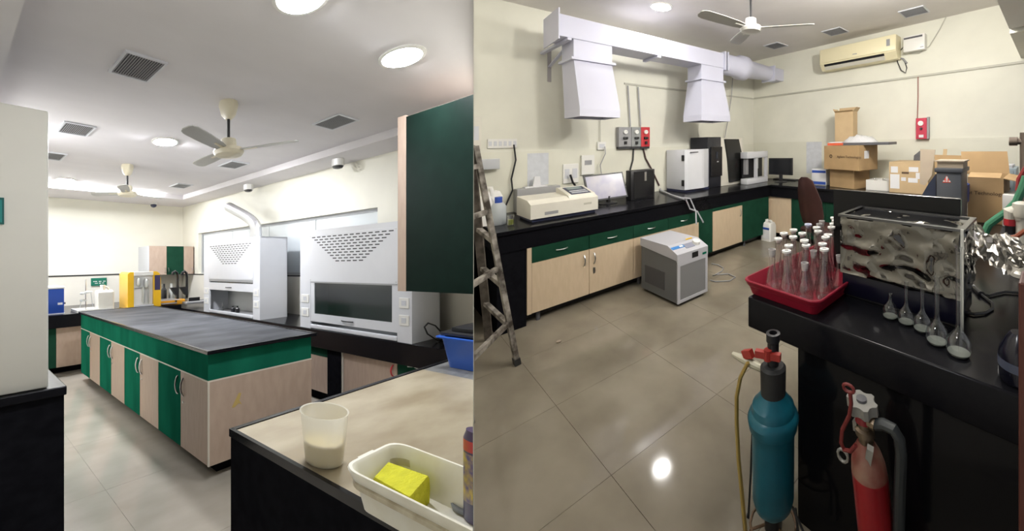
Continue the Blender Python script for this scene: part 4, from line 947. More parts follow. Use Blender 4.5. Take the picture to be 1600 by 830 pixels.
# white chromatograph
yq = 3.98; x0 = at(1072, 290, y=yq).x; x1 = at(1109, 285, y=yq).x; zb_, zt = at(1072, 298, y=yq).z, at(1072, 234.5, y=yq).z; y1 = YL - .04
zb_ = max(zb_, TZ + .03)
t = thing('gas_chromatograph', 'white and grey chromatograph with rounded front door', 'instrument', ((x0 + x1) / 2, 4.2, TZ))
B(x0, x1, yq + .03, y1, zb_, zt, bev=.01).build('case', WHITEG, t, True); B(x0 + .01, x1, yq + .02, y1, TZ + .001, zb_ - .001).build('base', NAVY, t)
MB().prism([(x0 - .005, yq + .03), (x0 + .02, yq - .01), (x0 + .6 * (x1 - x0), yq - .035), (x0 + .7 * (x1 - x0), yq - .03), (x1 + .02, yq + .05), (x1, yq + .07)], 'xy', zb_ + .01, zt + .004).build('door', WHITEM, t)
for f_ in (.18, .80): zz = zb_ + (zt - zb_) * f_; B(x0 - .02, x0 + .0, yq + .035, yq + .085, zz - .045, zz + .045, bev=.005).build('latch', BLK, t, True)
B(x0 + .05, x0 + .2, yq - .036, yq - .030, zt - .045, zt - .03).build('maker_mark', DGREY, t)
# black atomic absorption unit
yq = 4.02; x0 = x1 + .01; a = at(1128, 290, y=yq); x1 = a.x; zt = at(1128, 214, y=yq).z
t = thing('black_spectrometer', 'tall black instrument with pale column and curved black door', 'instrument', ((x0 + x1) / 2, 4.2, TZ))
DB = mat('graphite_plastic', (.018, .019, .026), .4)
B(x0, x1, yq + .02, y1, TZ + .002, zt, bev=.008).build('case', DB, t, True); B(x0 + .05, x1, yq - .01, yq + .02, TZ + .18, zt - .16, bev=.006).build('burner_bay', mat('bay_black', (.010, .010, .012), .3), t)
B(x0 + .15, x1 - .1, yq - .016, yq - .0101, zt - .36, zt - .24).build('display', mat('bay_screen', (.03, .035, .05), .2), t); B(x0 + .2, x1 - .12, yq - .02, yq - .0101, zt - .41, zt - .395).build('light_bar', WHITEG, t)
xa, xb, xc = x1, at(1141, 280, y=yq).x, at(1162, 280, y=yq).x
B(xa + .001, xc, yq + .03, y1, TZ + .001, zt - .02, bev=.008).build('column', OFFW, t, True)
x0d, x1d = xb, xc
MB().prism([(x0d - .01, TZ + .05), (x1d + .01, TZ + .06), (x1d + .0, TZ + .30), (x1d - .05, TZ + .55), (x1d - .12, zt - .04), (x0d - .12, zt - .035), (x0d - .05, TZ + .45)], 'xz', yq - .0, yq + .029).build('curved_door', mat('gloss_black_door', (.012, .012, .012), .25), t)
MB().prism([(x1d + .011, TZ + .06), (x1d + .08, TZ + .06), (x1d + .07, TZ + .30), (x1d + .02, TZ + .55), (x1d - .05, zt - .04), (x1d - .119, zt - .04), (x1d - .049, TZ + .55), (x1d + .001, TZ + .30)], 'xz', yq + .005, yq + .029).build('door_frame', OFFW, t)
# autosampler frame
yq = 3.80; a, b = at(1168, 286, y=yq), at(1200, 236, y=yq)
t = thing('autosampler', 'white open-framed autosampler in the corner of the counters', 'instrument', ((a.x + b.x) / 2, yq + .15, TZ)); x0, x1, zt = a.x, b.x, b.z; W = x1 - x0
z0 = TZ + .001; H = zt - z0
m = MB(); m.box(x0, x1, yq, yq + .16, zt - .20 * H, zt, bev=.008); m.build('head', WHITEM, t, True)
B(x0, x1, yq, yq + .16, z0, z0 + .17 * H, bev=.008).build('base', WHITEM, t, True)
for fx, wx in ((.40, .10), (.90, .10)): B(x0 + fx * W, x0 + (fx + wx) * W, yq + .01, yq + .05, z0 + .17 * H, zt - .2 * H).build('post', WHITEM, t)
B(x0 + .02, x1, yq + .135, yq + .155, z0 + .17 * H, zt - .2 * H).build('back_panel', BLK, t); B(x0 + .03, x0 + .09, yq + .06, yq + .12, z0 + .3 * H, zt - .2 * H).build('arm', GREYP, t)
MB().cyl((x0 + .65 * W, yq + .1, z0 + .45 * H), (x0 + .65 * W, yq + .1, zt - .2 * H), .03, n=12).build('needle', STEEL, t, True)
# corner monitor and keyboard
X = 4.85
monitor((at(1201, 247.5, x=X), at(1237, 247.5, x=X), at(1237, 273, x=X), at(1201, 273, x=X)), 'small dark monitor in the corner of the back counter', mat('off_screen', (.012, .013, .016), .2), None, (-1, 0, 0))
c = at(1225, 281, z=TZ)
tag(MB().box(c.x - .07, c.x + .07, c.y - .28, c.y + .2, TZ + .001, TZ + .02, bev=.004).build('keyboard', BLK), 'flat black keyboard in front of the small dark monitor', 'keyboard')
# ---- chair
X = 3.75; c = at(1270, 310, x=X); zt = at(1262, 276, x=X).z
t = thing('office_chair', 'office chair with a dark red brown backrest in front of the back counter', 'chair', (X + .2, c.y, 0)); BR = mat('brown_vinyl', (.045, .014, .012), .5, var=.1)
ang_ = math.radians(28); ex = Vector((math.sin(ang_) * .2, math.cos(ang_), 0)); cc = Vector((X, c.y, 0))
rings = []
for z_, hw, bx in ((.52, .10, .0), (.56, .17, .0), (.68, .20, .01), (.86, .20, .03), (.98, .17, .05), (zt - .04, .12, .07), (zt, .05, .08)):
    o_ = Vector((cc.x - bx, cc.y + bx * .9, z_)); d_ = Vector((-.03, 0, 0))
    rings.append([o_ - ex * hw + d_ * .2, o_ + d_, o_ + ex * hw + d_ * .2, o_ + ex * hw - d_ * .3, o_ - d_, o_ - ex * hw - d_ * .3])
MB().loft(rings).build('backrest', BR, t, True, ang=70)
B(cc.x + .04, cc.x + .46, cc.y - .22, cc.y + .22, .42, .49, bev=.03, seg=3).build('seat', BR, t, True)
MB().bar((cc.x + .02, cc.y, .40), (cc.x + .01, cc.y, .70), .05, .012).build('back_post', BLK, t); MB().bar((cc.x + .02, cc.y, .405), (cc.x + .2, cc.y, .405), .05, .012).build('seat_bracket', BLK, t)
MB().cyl((cc.x + .22, cc.y, .08), (cc.x + .22, cc.y, .42), .025, n=12).build('gas_lift', CHROME, t, True)
for i in range(5):
    a_ = i * 1.2566; e_ = Vector((cc.x + .22 + .26 * math.cos(a_), cc.y + .26 * math.sin(a_), .055))
    l_ = MB().bar((cc.x + .22, cc.y, .08), e_, .04, .025).build('base_arm', BLK, t); MB().cyl(e_ + Vector((0, -.015, -.027)), e_ + Vector((0, .015, -.027)), .028, n=12).build('caster', RUBBER, l_, True)

# ---- wooden ladder at the divider
WOOD = mat('paint_splashed_wood', (.04, .03, .022), .7, c2=(.36, .33, .29), vscale=13, detail=6)
f1 = at(808, 569, z=0); top = at(743, 228, y=f1.y + .05); f2 = at(764, 532, z=0)
t = thing('wooden_ladder', 'paint splashed wooden step ladder at the left edge of the instrument lab', 'ladder', (f1.x - .2, f1.y, 0))
def on(p, q, z): return Vector(p).lerp(Vector(q), (z - p.z) / (q.z - p.z))
top2 = Vector((top.x - .02, top.y + .05, top.z)); dl = Vector((-.34, -.42, 0))
MB().bar(f1, top, .055, .03).build('rail', WOOD, t); MB().bar(f2, top2, .05, .028).build('back_leg', mat('dark_splashed_wood', (.05, .04, .032), .7, c2=(.13, .11, .09), vscale=14), t)
f3 = f1 + dl; t3 = top + dl * .7; MB().bar(f3, t3, .055, .03).build('rail', WOOD, t); MB().bar(f2 + dl, top2 + dl * .7, .05, .028).build('back_leg', WOOD, t)
for z_ in (.33, .75, 1.17, 1.5): MB().bar(on(f1, top, z_), on(f3, t3, z_), .028, .034).build('rung', WOOD, t)
for z_ in (.30, .62, .95): MB().bar(on(f1, top, z_), on(f2, top2, z_ + .06), .03, .03).build('side_brace', WOOD, t)
MB().bar(f1 + Vector((0, 0, .001)), on(f1, top, .05), .062, .038).build('foot', RUBBER, t)
c = at(873, 535, z=0); tag(MB().lathe((c.x, c.y, 0), [(.016, .001), (.018, .010), (.012, .014)], 12).build('crown_cork', mat('dull_cap', (.30, .24, .18), .5), None, True), 'tiny bottle cap lying on the tile floor', 'cap')

# ---- cardboard boxes on the back counter
def carton(x0, x1, y0, y1, z0, z1, name, label, mt, flaps=(), tape=True, rot=0):
    pv = (x0, y1)
    t = thing(name, label, 'box', ((x0 + x1) / 2, (y0 + y1) / 2, z0)); z0 += .001
    if not flaps:
        B(x0, x1, y0, y1, z0, z1, bev=.003).rotz(pv, rot).build('carton', mt, t)
        if tape: B(x0 - .001, x1 + .001, (y0 + y1) / 2 - .025, (y0 + y1) / 2 + .025, z1, z1 + .001).rotz(pv, rot).build('tape', CARDL, t)
    else:
        th = .006; m = MB(); m.box(x0, x1, y0, y1, z0, z0 + th); m.box(x0, x0 + th, y0, y1, z0, z1); m.box(x1 - th, x1, y0, y1, z0, z1); m.box(x0 + th, x1 - th, y0, y0 + th, z0, z1); m.box(x0 + th, x1 - th, y1 - th, y1, z0, z1)
        m.build('carton', mt, t)
        for (p, q, d) in flaps:
            p, q, d = Vector(p), Vector(q), Vector(d); n = (q - p).cross(d).normalized() * .003
            MB().obox((p + q) / 2 + d / 2, (q - p) / 2, d / 2, n).build('flap', mt if len(flaps) < 4 else CARDL, t)
    return t
def face_rect(X, u0, v0, u1, v1): a, b = at(u0, v0, x=X), at(u1, v1, x=X); return b.y, a.y, b.z, a.z     # y0,y1,z0,z1 on a plane x = X
X = 4.74; ROT = -14
y0, y1, z0, z1 = face_rect(X, 1296.5, 264, 1341, 290); zA = z1
carton(X, X + .35, y0, y1, TZ, zA, 'cardboard_box', 'lower plain cardboard box of the stack on the back counter', CARD, rot=ROT)
X2 = X - .05; y0b, y1b, z0b, z1b = face_rect(X2, 1287.5, 228, 1351, 263); zB = z1b
t = carton(X2, X2 + .42, y0b, y1b, zA + .001, zB, 'cardboard_box', 'wide cardboard box with printed maker name on top of the stack', CARD, rot=ROT); pv = (X2, y1b)
INK = mat('print_ink', (.10, .06, .035), .7)
p = at(1333, 245, x=X2); MB().text('Agilent Technologies', (X2 - .002, p.y, p.z), (0, -1, 0), (0, 0, 1), .050, .010).rotz(pv, ROT).build('print', INK, t)
p = at(1300.5, 244, x=X2); MB().lathe((X2 - .001, p.y, p.z), [(.028, 0), (.028, .002), (.016, .002), (.016, 0)], 12, ax=(-1, 0, 0), cap0=False, cap1=False).rotz(pv, ROT).build('logo', INK, t)
B(X2 + .12, X2 + .22, y0b - .002, y0b, zB - .19, zB - .08).rotz(pv, ROT).build('side_label', PAPER, t)
# things on top
zz = zB + .002
a = face_rect(X2 + .05, 1294, 217, 1320, 226); t = thing('red_packet', 'red and white packet lying on the stacked boxes', 'packet', (X2 + .1, (a[0] + a[1]) / 2, zz))
B(X2 + .03, X2 + .2, a[0], a[1], zz + .001, zz + .04).build('carton', mat('orange_red', (.60, .10, .04), .5), t); B(X2 + .028, X2 + .2, a[0] + .03, a[1] - .03, zz + .04, zz + .055).build('white_top', PAPER, t)
a = face_rect(X2 + .02, 1321, 222, 1392, 228)
tag(B(X2 - .06, X2 + .25, a[0], a[1], zz + .001, zz + .038, bev=.004).build('dark_board', DGREY), 'flat dark board lying across the stacked boxes', 'board'); zbd = zz + .039
# plastic bag
bagm = mat('clear_polythene', (.74, .74, .76), .25, trans=.15, bump=.6, bscale=25)
a = face_rect(X2 + .1, 1318, 207, 1372, 222); n = 14; rings = []
for i in range(n + 1):
    s_ = i / n; yy = a[1] + (a[0] - a[1]) * s_; hh = (math.sin(math.pi * min(1, s_ * 1.02)) ** .6) * (.105 + .012 * math.sin(i * 2.3)) + .004; dd = .13 * (math.sin(math.pi * s_) ** .5) + .01
    rings.append([(X2 + .1 + dd * math.cos(k_ * math.pi / 5), yy, zbd + .001 + hh * max(0, math.sin(k_ * math.pi / 5)) * (1 + .1 * math.sin(i * 1.7 + k_))) for k_ in range(6)] )
tag(MB().loft(rings).build('plastic_bag', bagm, None, True, ang=60), 'crumpled clear plastic bag on the dark board', 'bag')
# narrow open box at the back of the stack
X3 = X2 + .26; a = face_rect(X3, 1304.5, 176, 1333, 212); y0, y1 = a[0], a[1]; zt = a[3]; th = .006; x1 = X3 + .15
carton(X3, x1, y0, y1, zz, zt, 'open_carton', 'tall narrow open cardboard box standing on the stack', CARDL, [((X3, y0, zt), (X3, y1, zt), (-.03, 0, .02)), ((x1, y0, zt), (x1, y1, zt), (.01, 0, .075)), ((X3, y1, zt), (x1, y1, zt), (0, .035, .055)), ((X3, y0, zt), (x1, y0, zt), (0, -.045, .06))])
# packet left of the stack, white tray right of it
X4 = 4.80; a = face_rect(X4, 1268, 264, 1291, 283); t = thing('blue_packet', 'white and blue packet leaning left of the box stack', 'packet', (X4, (a[0] + a[1]) / 2, TZ))
B(X4, X4 + .2, a[0], a[1], TZ + .001, a[3], bev=.01).build('pack', PAPER, t, True); B(X4 - .002, X4 + .2, a[0] + .01, a[1] - .01, a[3] - .06, a[3] - .02).build('blue_band', BLUE, t); B(X4 - .002, X4 + .1, a[0] + .01, a[1] - .01, TZ + .015, TZ + .06).build('blue_band', BLUE, t)
a = face_rect(4.70, 1353, 281, 1389, 292); t = thing('white_tray', 'white tray of glass tubes right of the box stack', 'tray', (4.85, (a[0] + a[1]) / 2, TZ))
MB().frame('xy', 4.70, 5.0, a[0], a[1], .012, TZ + .001, a[3]).box(4.705, 4.995, a[0] + .005, a[1] - .005, TZ + .001, TZ + .015).build('tub', WHITEP, t)
for i in range(6):
    yy = a[0] + .05 + i * (a[1] - a[0] - .1) / 5; xx = 4.78 + .05 * (i % 3)
    tag(MB().lathe((xx, yy, TZ + .016), [(.016, 0), (.016, .10 + .015 * (i % 3)), (.019, .105 + .015 * (i % 3)), (.014, .104), (.013, .004)], 12).build('glass_tube', GLASS, None, True), 'short glass tube in the white tray by the boxes, %s from the right' % ('first', 'second', 'third', 'fourth', 'fifth', 'sixth')[i], 'glassware', 'glass tubes in the white tray')
# labelled box with tall flaps
X5 = 4.62; a = face_rect(X5, 1389, 253, 1450, 300); y0, y1, zt = a[0], a[1], a[3]
t = carton(X5, X5 + .42, y0, y1, TZ, zt, 'labelled_carton', 'cardboard box covered in white shipping labels on the back counter', CARDL)
for (u0, v0, u1, v1) in ((1392, 260, 1403, 270), (1391, 272, 1405.5, 295), (1420, 261, 1435, 269), (1419, 278, 1434, 286), (1408, 277, 1415.5, 283), (1431, 270, 1437, 280)):
    r_ = face_rect(X5, u0, v0, u1, v1); B(X5 - .002, X5, r_[0], r_[1], r_[2], r_[3]).build('shipping_label', PAPER, t)
r_ = face_rect(X5, 1409, 268.5, 1420, 272); B(X5 - .002, X5, r_[0], r_[1], r_[2], r_[3]).build('hand_hole', INK, t)
def slab(pix, X, th, name, mt, label, cat, dx=0):
    q = [at(u, v, x=X) for u, v in pix]; n = len(q)
    q = [Vector((X + dx * (p.z - q[0].z), p.y, p.z)) for p in q]
    return tag(MB().loft([[p for p in q], [p + Vector((th, 0, 0)) for p in q]]).build(name, mt), label, cat)
# side bench at the right with the big carton, grey box and pale machine
t = thing('side_bench', 'black side bench behind the polished steel bath', 'bench', (3.6, .2, 0))
B(2.75, 4.4, -1.2, .86, .86, .90).build('slab', BLACK, t); B(2.78, 4.4, -1.2, .84, 0, .86).build('body', BLACKM, t)
X6 = 3.35; a = face_rect(X6, 1512, 277, 1568, 343); y0, y1, zt = a[0], a[1], a[3]
t = carton(X6, X6 + .5, y0, y1, .90, zt, 'large_carton', 'large open cardboard box with printed name on the side bench', CARD, [((X6 + .5, y0, zt), (X6 + .5, y1 + .12, zt), (.02, .02, .20)), ((X6, y0, zt), (X6 + .45, y0, zt), (-.05, -.22, -.04)), ((X6, y0 + .02, zt), (X6, y1, zt), (.12, 0, .03))])
p = at(1542, 302.5, x=X6); MB().text('Agilent Technologies', (X6 - .002, p.y + .04, p.z), (0, -1, 0), (0, 0, 1), .042, .010).build('print', INK, t)
X7 = 3.95; q0 = [(1461, 272), (1460, 242), (1541, 244), (1532, 272)]
slab(q0, X7, .008, 'cardboard_sheet', CARD, 'wide loose cardboard flap standing behind the grey box', 'cardboard')
q0 = [(1437, 287), (1438, 233), (1461.5, 234), (1456, 274), (1445, 290)]
slab(q0, 4.1, .008, 'cardboard_sheet', CARDG, 'tall faded cardboard sheet standing right of the labelled box', 'cardboard')
X = 4.55; q0 = [(1427, 256), (1428, 243), (1438, 235), (1438, 256)]
slab(q0, 4.98, .05, 'dark_wedge', DGREY, 'dark wedge shaped object behind the labelled box', 'object')
q0 = [(1473, 243), (1474, 233), (1480, 233), (1479, 243)]
slab(q0, 4.3, .01, 'cardboard_sheet', CARDL, 'small cardboard corner sticking up behind the wide flap', 'cardboard')
# grey box with warning triangle
X8 = 2.95; a = face_rect(X8, 1463, 265, 1502, 312); y0, y1, zt = a[0], a[1], a[3]
t = thing('grey_case', 'dark grey case with a red warning triangle', 'case', (X8 + .1, (y0 + y1) / 2, .90)); GC_ = mat('slate_grey', (.075, .082, .10), .45)
B(X8, X8 + .24, y0, y1, .901, zt - .02, bev=.006).build('body', GC_, t, True); B(X8 - .012, X8 + .25, y0 - .012, y1 + .012, zt - .02, zt + .012, bev=.004).build('lid', GC_, t, True)
B(X8 - .006, X8 + .246, y0 - .006, y1 + .006, .903, .945).build('base_band', GC_, t)
q = [at(u, v, x=X8) for u, v in ((1472.5, 285.5), (1486, 285.5), (1479, 274.5))]
w_ = MB().loft([[Vector((X8 - .002, p.y, p.z)) for p in q], [Vector((X8, p.y, p.z)) for p in q]]).build('warning_triangle', mat('warning_red', (.70, .07, .04), .4), t)
p = at(1479, 283.2, x=X8); m = MB(); [m.box(X8 - .003, X8 - .002, p.y - .026 + i * .018, p.y - .026 + i * .018 + .013, p.z - .005, p.z + .005) for i in range(3)]; m.build('triangle_print', PAPER, w_)
p = at(1479.5, 279, x=X8); B(X8 - .003, X8 - .002, p.y - .006, p.y + .006, p.z - .012, p.z + .014).build('triangle_mark', PAPER, w_)
r_ = face_rect(X8, 1462.5, 276, 1466, 284); 
ym = (y0 + y1) / 2; m = MB(); 
tag(m.box(X8 + .03, X8 + .2, ym - .09, ym + .085, zt + .013, zt + .06).box(X8 + .015, X8 + .21, ym - .10, ym + .10, zt + .06, zt + .07).build('small_carton', CARDG), 'small cardboard lid resting on the grey case', 'box')
X = 3.05; q0 = [(1437, 311), (1449, 290), (1462, 272), (1462, 311)]
slab(q0, 3.12, .2, 'navy_cover', mat('navy_cloth', (.025, .035, .07), .6), 'dark navy sloping cover left of the grey case', 'cover')
q0 = [(1501, 318), (1501, 285), (1511, 290), (1510, 318)]
slab(q0, 3.22, .12, 'blue_box', BLUE, 'narrow blue box between the grey case and the large carton', 'box')
X9 = 4.0; a = face_rect(X9, 1536, 262, 1588, 300); y0, y1, zt = a[0], a[1], a[3]
t = thing('pale_blue_machine', 'pale blue grey machine at the right of the side bench', 'instrument', (X9 + .15, (y0 + y1) / 2, .90)); PB = mat('pale_blue_enamel', (.38, .46, .50), .4)
B(X9, X9 + .32, y0, y1, .901, zt, bev=.008).build('case', PB, t, True); B(X9 - .006, X9, y0 + .02, y0 + .30 * (y1 - y0), .95, zt - .02).build('door', PB, t); r_ = face_rect(X9, 1573, 293, 1579, 296); B(X9 - .010, X9 - .006, r_[0], r_[1], r_[2], r_[3]).build('maker_mark', NAVY, t)
B(X9 + .02, X9 + .3, y0 + .03, y1 - .03, zt, zt + .025).build('top_tray', WHITEG, t)
a = face_rect(3.3, 1566, 304, 1600, 322); tag(B(3.3, 3.55, a[0], a[1], .901, a[3], bev=.006).build('white_box', WHITEP, None, True), 'white flat box behind the white gas tap', 'box')

# ---- near counter
NX, NY, NZ = 1.21, 1.075, .88
t = thing('near_counter', 'glossy black counter in the right foreground', 'counter', (1.8, .2, 0))
B(NX, 2.62, -1.1, NY, .735, NZ, bev=.008, seg=3).build('worktop', BLACK, t, True)
B(NX + .006, 2.60, -1.1, .80, 0, .7345).build('body', mat('gloss_black_laminate', (.004, .004, .005), .10, spec=.22), t)
# door post at the right border
p = at(1594, 640, x=.98)
tag(B(.93, 1.02, p.y - .06, p.y, 0, at(1594, 430, x=.98).z, bev=.004).build('door_post', mat('brown_timber', (.075, .018, .012), .5)), 'brown timber post at the right border of the picture', 'post')
# red tray with flasks
tx0, tx1, ty0, ty1, tz0, tz1 = 1.225, 2.12, .715, 1.115, NZ, .952
t = thing('red_tray', 'deep red plastic tray full of glass flasks on the near counter', 'tray', (1.6, .9, NZ)); TR = mat('crimson_plastic', (.25, .010, .028), .4, spec=.3)
basin(tx0, tx1, ty0, ty1, tz0 + .001, tz1, .022, .005, .008, .04).build('tub', TR, t, True)
STOP = mat('white_stopper', (.80, .80, .78), .4)
PINK = glassmat('pink_reflecting_glass', (.97, .93, .94), .10)
def flask(c, h, r, kind):
    """conical or round flask standing at c with a long neck; stopper ring on top"""
    t = thing('glass_flask', '', 'flask', c); x, y, z = c
    neck = r * .36
    if kind == 'cone': prof = [(r * .2, .001), (r * .92, .002), (r, .010), (r * .98, .02), (neck, h * .62), (neck, h * .97), (neck * 1.25, h)]
    else: prof = [(r * .3, .001), (r * .7, .004), (r, r * .9), (r * .95, r * 1.2), (r * .6, r * 1.9), (neck * .62, r * 2.5), (neck * .62, h * .97), (neck * .85, h)]
    MB().lathe(c, prof, 16, cap1=False).build('bulb', PINK if kind == 'cone' else GLASS, t, True)
    return t
def stopper(t, c, h, r, mt=STOP):
    MB().lathe((c[0], c[1], c[2] + h), [(r * .55, -.012), (r * .6, .0), (r, .001), (r, .010), (r * .5, .0105), (r * .45, .004)], 14).build('stopper', mt, t, True)
tops = [(1198, 402, 0), (1216, 383, 1), (1229, 377, 1), (1236, 371, 1), (1241, 363.5, 1), (1219, 399, 1), (1230, 392, 1), (1237, 386, 1), (1248, 380, 1), (1244, 411, 0), (1253, 402, 0), (1259, 389, 1), (1260, 371, 1), (1277, 387, 1), (1257, 353.5, 2), (1267, 352, 0), (1276, 347, 0), (1276, 358, 1), (1282, 350, 1), (1288, 346, 1), (1294, 344, 1), (1299, 357, 1), (1290, 374, 1), (1270, 398, 0), (1285, 366, 1), (1266, 379, 1)]
proto = {}
zb_ = tz0 + .007
order = []
for i, (u, v, st) in enumerate(tops):
    zt = 1.105 if v > 385 else 1.12
    if i in (9, 10, 23): zt = 1.055
    p = at(u, v, z=zt); x, y = p.x, p.y
    x = min(max(x, tx0 + .06), tx1 - .06); y = min(max(y, ty0 + .055), ty1 - .055)
    h = zt - zb_; order.append((x, y, h, st, zt))
order.sort(key=lambda q: q[0] * 10 + q[1])
placed = []; fl_list = []
for i, (x, y, h, st, zt) in enumerate(order):
    for _ in range(30):                                   # keep neighbouring flasks apart
        for (px, py) in placed:
            d = Vector((x - px, y - py))
            if d.length < .080: d = d.normalized() if d.length > 1e-4 else Vector((1, 0)); x, y = px + d.x * .082, py + d.y * .082
        x = min(max(x, tx0 + .06), tx1 - .06); y = min(max(y, ty0 + .055), ty1 - .055)
    placed.append((x, y))
    key_ = (round(h, 3), st)
    if key_ not in proto:
        t = flask((x, y, zb_), h, .040, 'cone')
        if st: stopper(t, (x, y, zb_), h, .021, STOP if st == 1 else mat('bluish_stopper', (.55, .58, .75), .4))
        else: MB().lathe((x, y, zb_ + h), [(.0135, -.035), (.0175, 0), (.0155, 0), (.012, -.03)], 14).build('ground_joint', mat('ground_glass', (.66, .64, .63), .5, trans=.3), t, True)
        proto[key_] = (t, (x, y)); fl_ = t
    else:
        t0, (px, py) = proto[key_]; fl_ = copy_tree(t0, (x - px, y - py, 0), '')
    fl_['group'] = 'flasks crowded in the red tray'; ww_ = RM.w((x, y, zt)); fl_list.append((ww_.x / ww_.y, st, fl_))
ORDW = 'first second third fourth fifth sixth seventh eighth ninth tenth eleventh twelfth thirteenth fourteenth fifteenth sixteenth seventeenth eighteenth nineteenth twentieth'.split()
for st_, txt in ((0, 'conical flask without stopper in the red tray'), (1, 'conical flask with white ring stopper in the red tray'), (2, 'conical flask with a bluish stopper')):
    for n_, (_, _, o_) in enumerate(sorted([q for q in fl_list if q[1] == st_], key=lambda q: q[0])):
        o_['label'] = txt + (', %s from the left' % ORDW[n_] if st_ < 2 else ' in the red tray, the only one of its colour')
# volumetric flasks in a row
VF = [(1391, 497, 12.5, 470, 'smallest round flask, first of the row of five on the near counter'), (1416, 506, 13.5, 440, 'second flask in the row of five volumetric flasks'), (1441, 517, 14.5, 440, 'middle flask in the row of five volumetric flasks'), (1464, 537, 17, 432, 'fourth flask in the row of five volumetric flasks'), (1498, 555, 19, 385, 'largest volumetric flask, nearest the right border')]
LIQ = mat('pale_water', (.50, .53, .48), .1, trans=.5)
for (u, v, rpx, vt, lb) in VF:
    c = at(u, v, z=NZ); e = at(u + rpx, v, z=NZ); r = (e - c).length * 1.0; h = at(u, vt, x=c.x).z - NZ
    t = thing('volumetric_flask', lb, 'flask', c, 'row of five volumetric flasks')
    prof = [(r * .45, .001), (r * .75, .004), (r * .97, r * .6), (r, r * .95), (r * .84, r * 1.5), (r * .5, r * 1.95), (r * .27, r * 2.3), (r * .22, r * 2.8)]
    hh = max(h, r * 3.2); prof += [(r * .22, hh * .97), (r * .28, hh)]
    MB().lathe(c, prof, 22, cap1=False).build('glass', GLASST, t, True)
    MB().lathe(c, [(r * .42, .002), (r * .72, .005), (r * .85, r * .32), (.001, r * .32)], 20).build('liquid', LIQ, t, True)
# polished steel bath
fl0 = at(1318, 487, z=NZ); sx0, sy1 = 1.40, at(1314, 480, z=NZ).y
fl0 = at(1313, 462, z=NZ); sx0 = fl0.x; sy1 = fl0.y; sy0 = at(1504, 480, x=sx0).y; sz1 = at(1316, 338, x=sx0).z
t = thing('steel_bath', 'boxy mirror polished steel bath reflecting the room on the near counter', 'water bath', (sx0 + .2, (sy0 + sy1) / 2, NZ))
def dented(x0, x1, y0, y1, z0, z1, amp, sd):
    from mathutils import noise
    bm = bmesh.new(); bmesh.ops.create_cube(bm, size=1); bmesh.ops.subdivide_edges(bm, edges=bm.edges[:], cuts=27, use_grid_fill=True)
    for v in bm.verts:
        q = v.co; n = Vector([math.copysign(1, c) if abs(abs(c) - .5) < 1e-4 else 0 for c in q])
        v.co = Vector((x0 + (q.x + .5) * (x1 - x0), y0 + (q.y + .5) * (y1 - y0), z0 + (q.z + .5) * (z1 - z0)))
        if n.length < 1.1: v.co += n * amp * (noise.noise(Vector((v.co.x, v.co.y * 1.0, v.co.z * 1.6)) * 11 + Vector((sd, 0, 0))) + .5 * noise.noise(v.co * 27))
    return MB().bm_add(bm)
dented(sx0, sx0 + .24, sy0, sy1, NZ + .30 * (sz1 - NZ), sz1, .016, 3).build('tank', MIRROR, t, True, ang=80)
B(sx0 + .02, sx0 + .22, sy0 + .02, sy1 - .02, NZ + .001, NZ + .012).build('base', BLK, t)
B(sx0 + .006, sx0 + .234, sy0 + .006, sy1 - .006, NZ + .012, NZ + .302 * (sz1 - NZ), bev=.006).build('lower_tank', mat('dark_navy_enamel', (.006, .006, .016), .15, spec=.3), t, True)
MB().frame('xy', sx0 - .008, sx0 + .248, sy0 - .008, sy1 + .008, .02, sz1, sz1 + .010).build('rim', mat('dark_steel', (.10, .10, .105), .25, 1), t)
B(sx0 + .012, sx0 + .228, sy0 + .012, sy1 - .022, sz1 + .0005, sz1 + .004).build('lid', mat('dark_polished_lid', (.010, .010, .012), .12, spec=.3), t)
# raised dark lid behind the bath
B(sx0 - .016, sx0 - .008, sy0 - .006, sy0 + .004, NZ + .002, sz1 + .012).build('corner_trim', STEEL, t)
x_, = (sx0 + .29,); a, b = at(1302, 352, x=x_), at(1501, 311, x=x_)
t = thing('dark_screen', 'upright glossy black panel behind the polished steel bath', 'panel', (x_, (a.y + b.y) / 2, NZ))
B(x_, x_ + .025, b.y, a.y, NZ + .001, b.z, bev=.004).build('sheet', mat('gloss_black_panel', (.008, .008, .009), .15, spec=.25), t)
# foil
def foil():
    rnd = random.Random(5); bm = bmesh.new(); nx, ny = 22, 16; vs = []
    P0, P1, P2, P3 = at(1508, 347, x=2.05), at(1606, 390, x=1.80), at(1606, 425, x=1.62), at(1508, 408, x=1.75)
    for j in range(ny + 1):
        for i in range(nx + 1):
            s_, q = i / nx, j / ny; p = P0.lerp(P1, s_).lerp(P3.lerp(P2, s_), q)
            p += Vector((rnd.uniform(-.012, .012), rnd.uniform(-.008, .008), .05 * math.sin(q * math.pi) + rnd.uniform(-.010, .010) + .02 * math.sin(s_ * 9 + q * 5))); p.z = max(p.z, NZ + .004)
            vs.append(bm.verts.new(p))
    for j in range(ny):
        for i in range(nx): bm.faces.new((vs[j * (nx + 1) + i], vs[j * (nx + 1) + i + 1], vs[(j + 1) * (nx + 1) + i + 1], vs[(j + 1) * (nx + 1) + i]))
    r = bmesh.ops.solidify(bm, geom=bm.faces[:], thickness=.0015)
    return MB().bm_add(bm)
tag(foil().build('foil_sheet', FOIL), 'crumpled silver foil sheet right of the polished steel bath', 'foil')
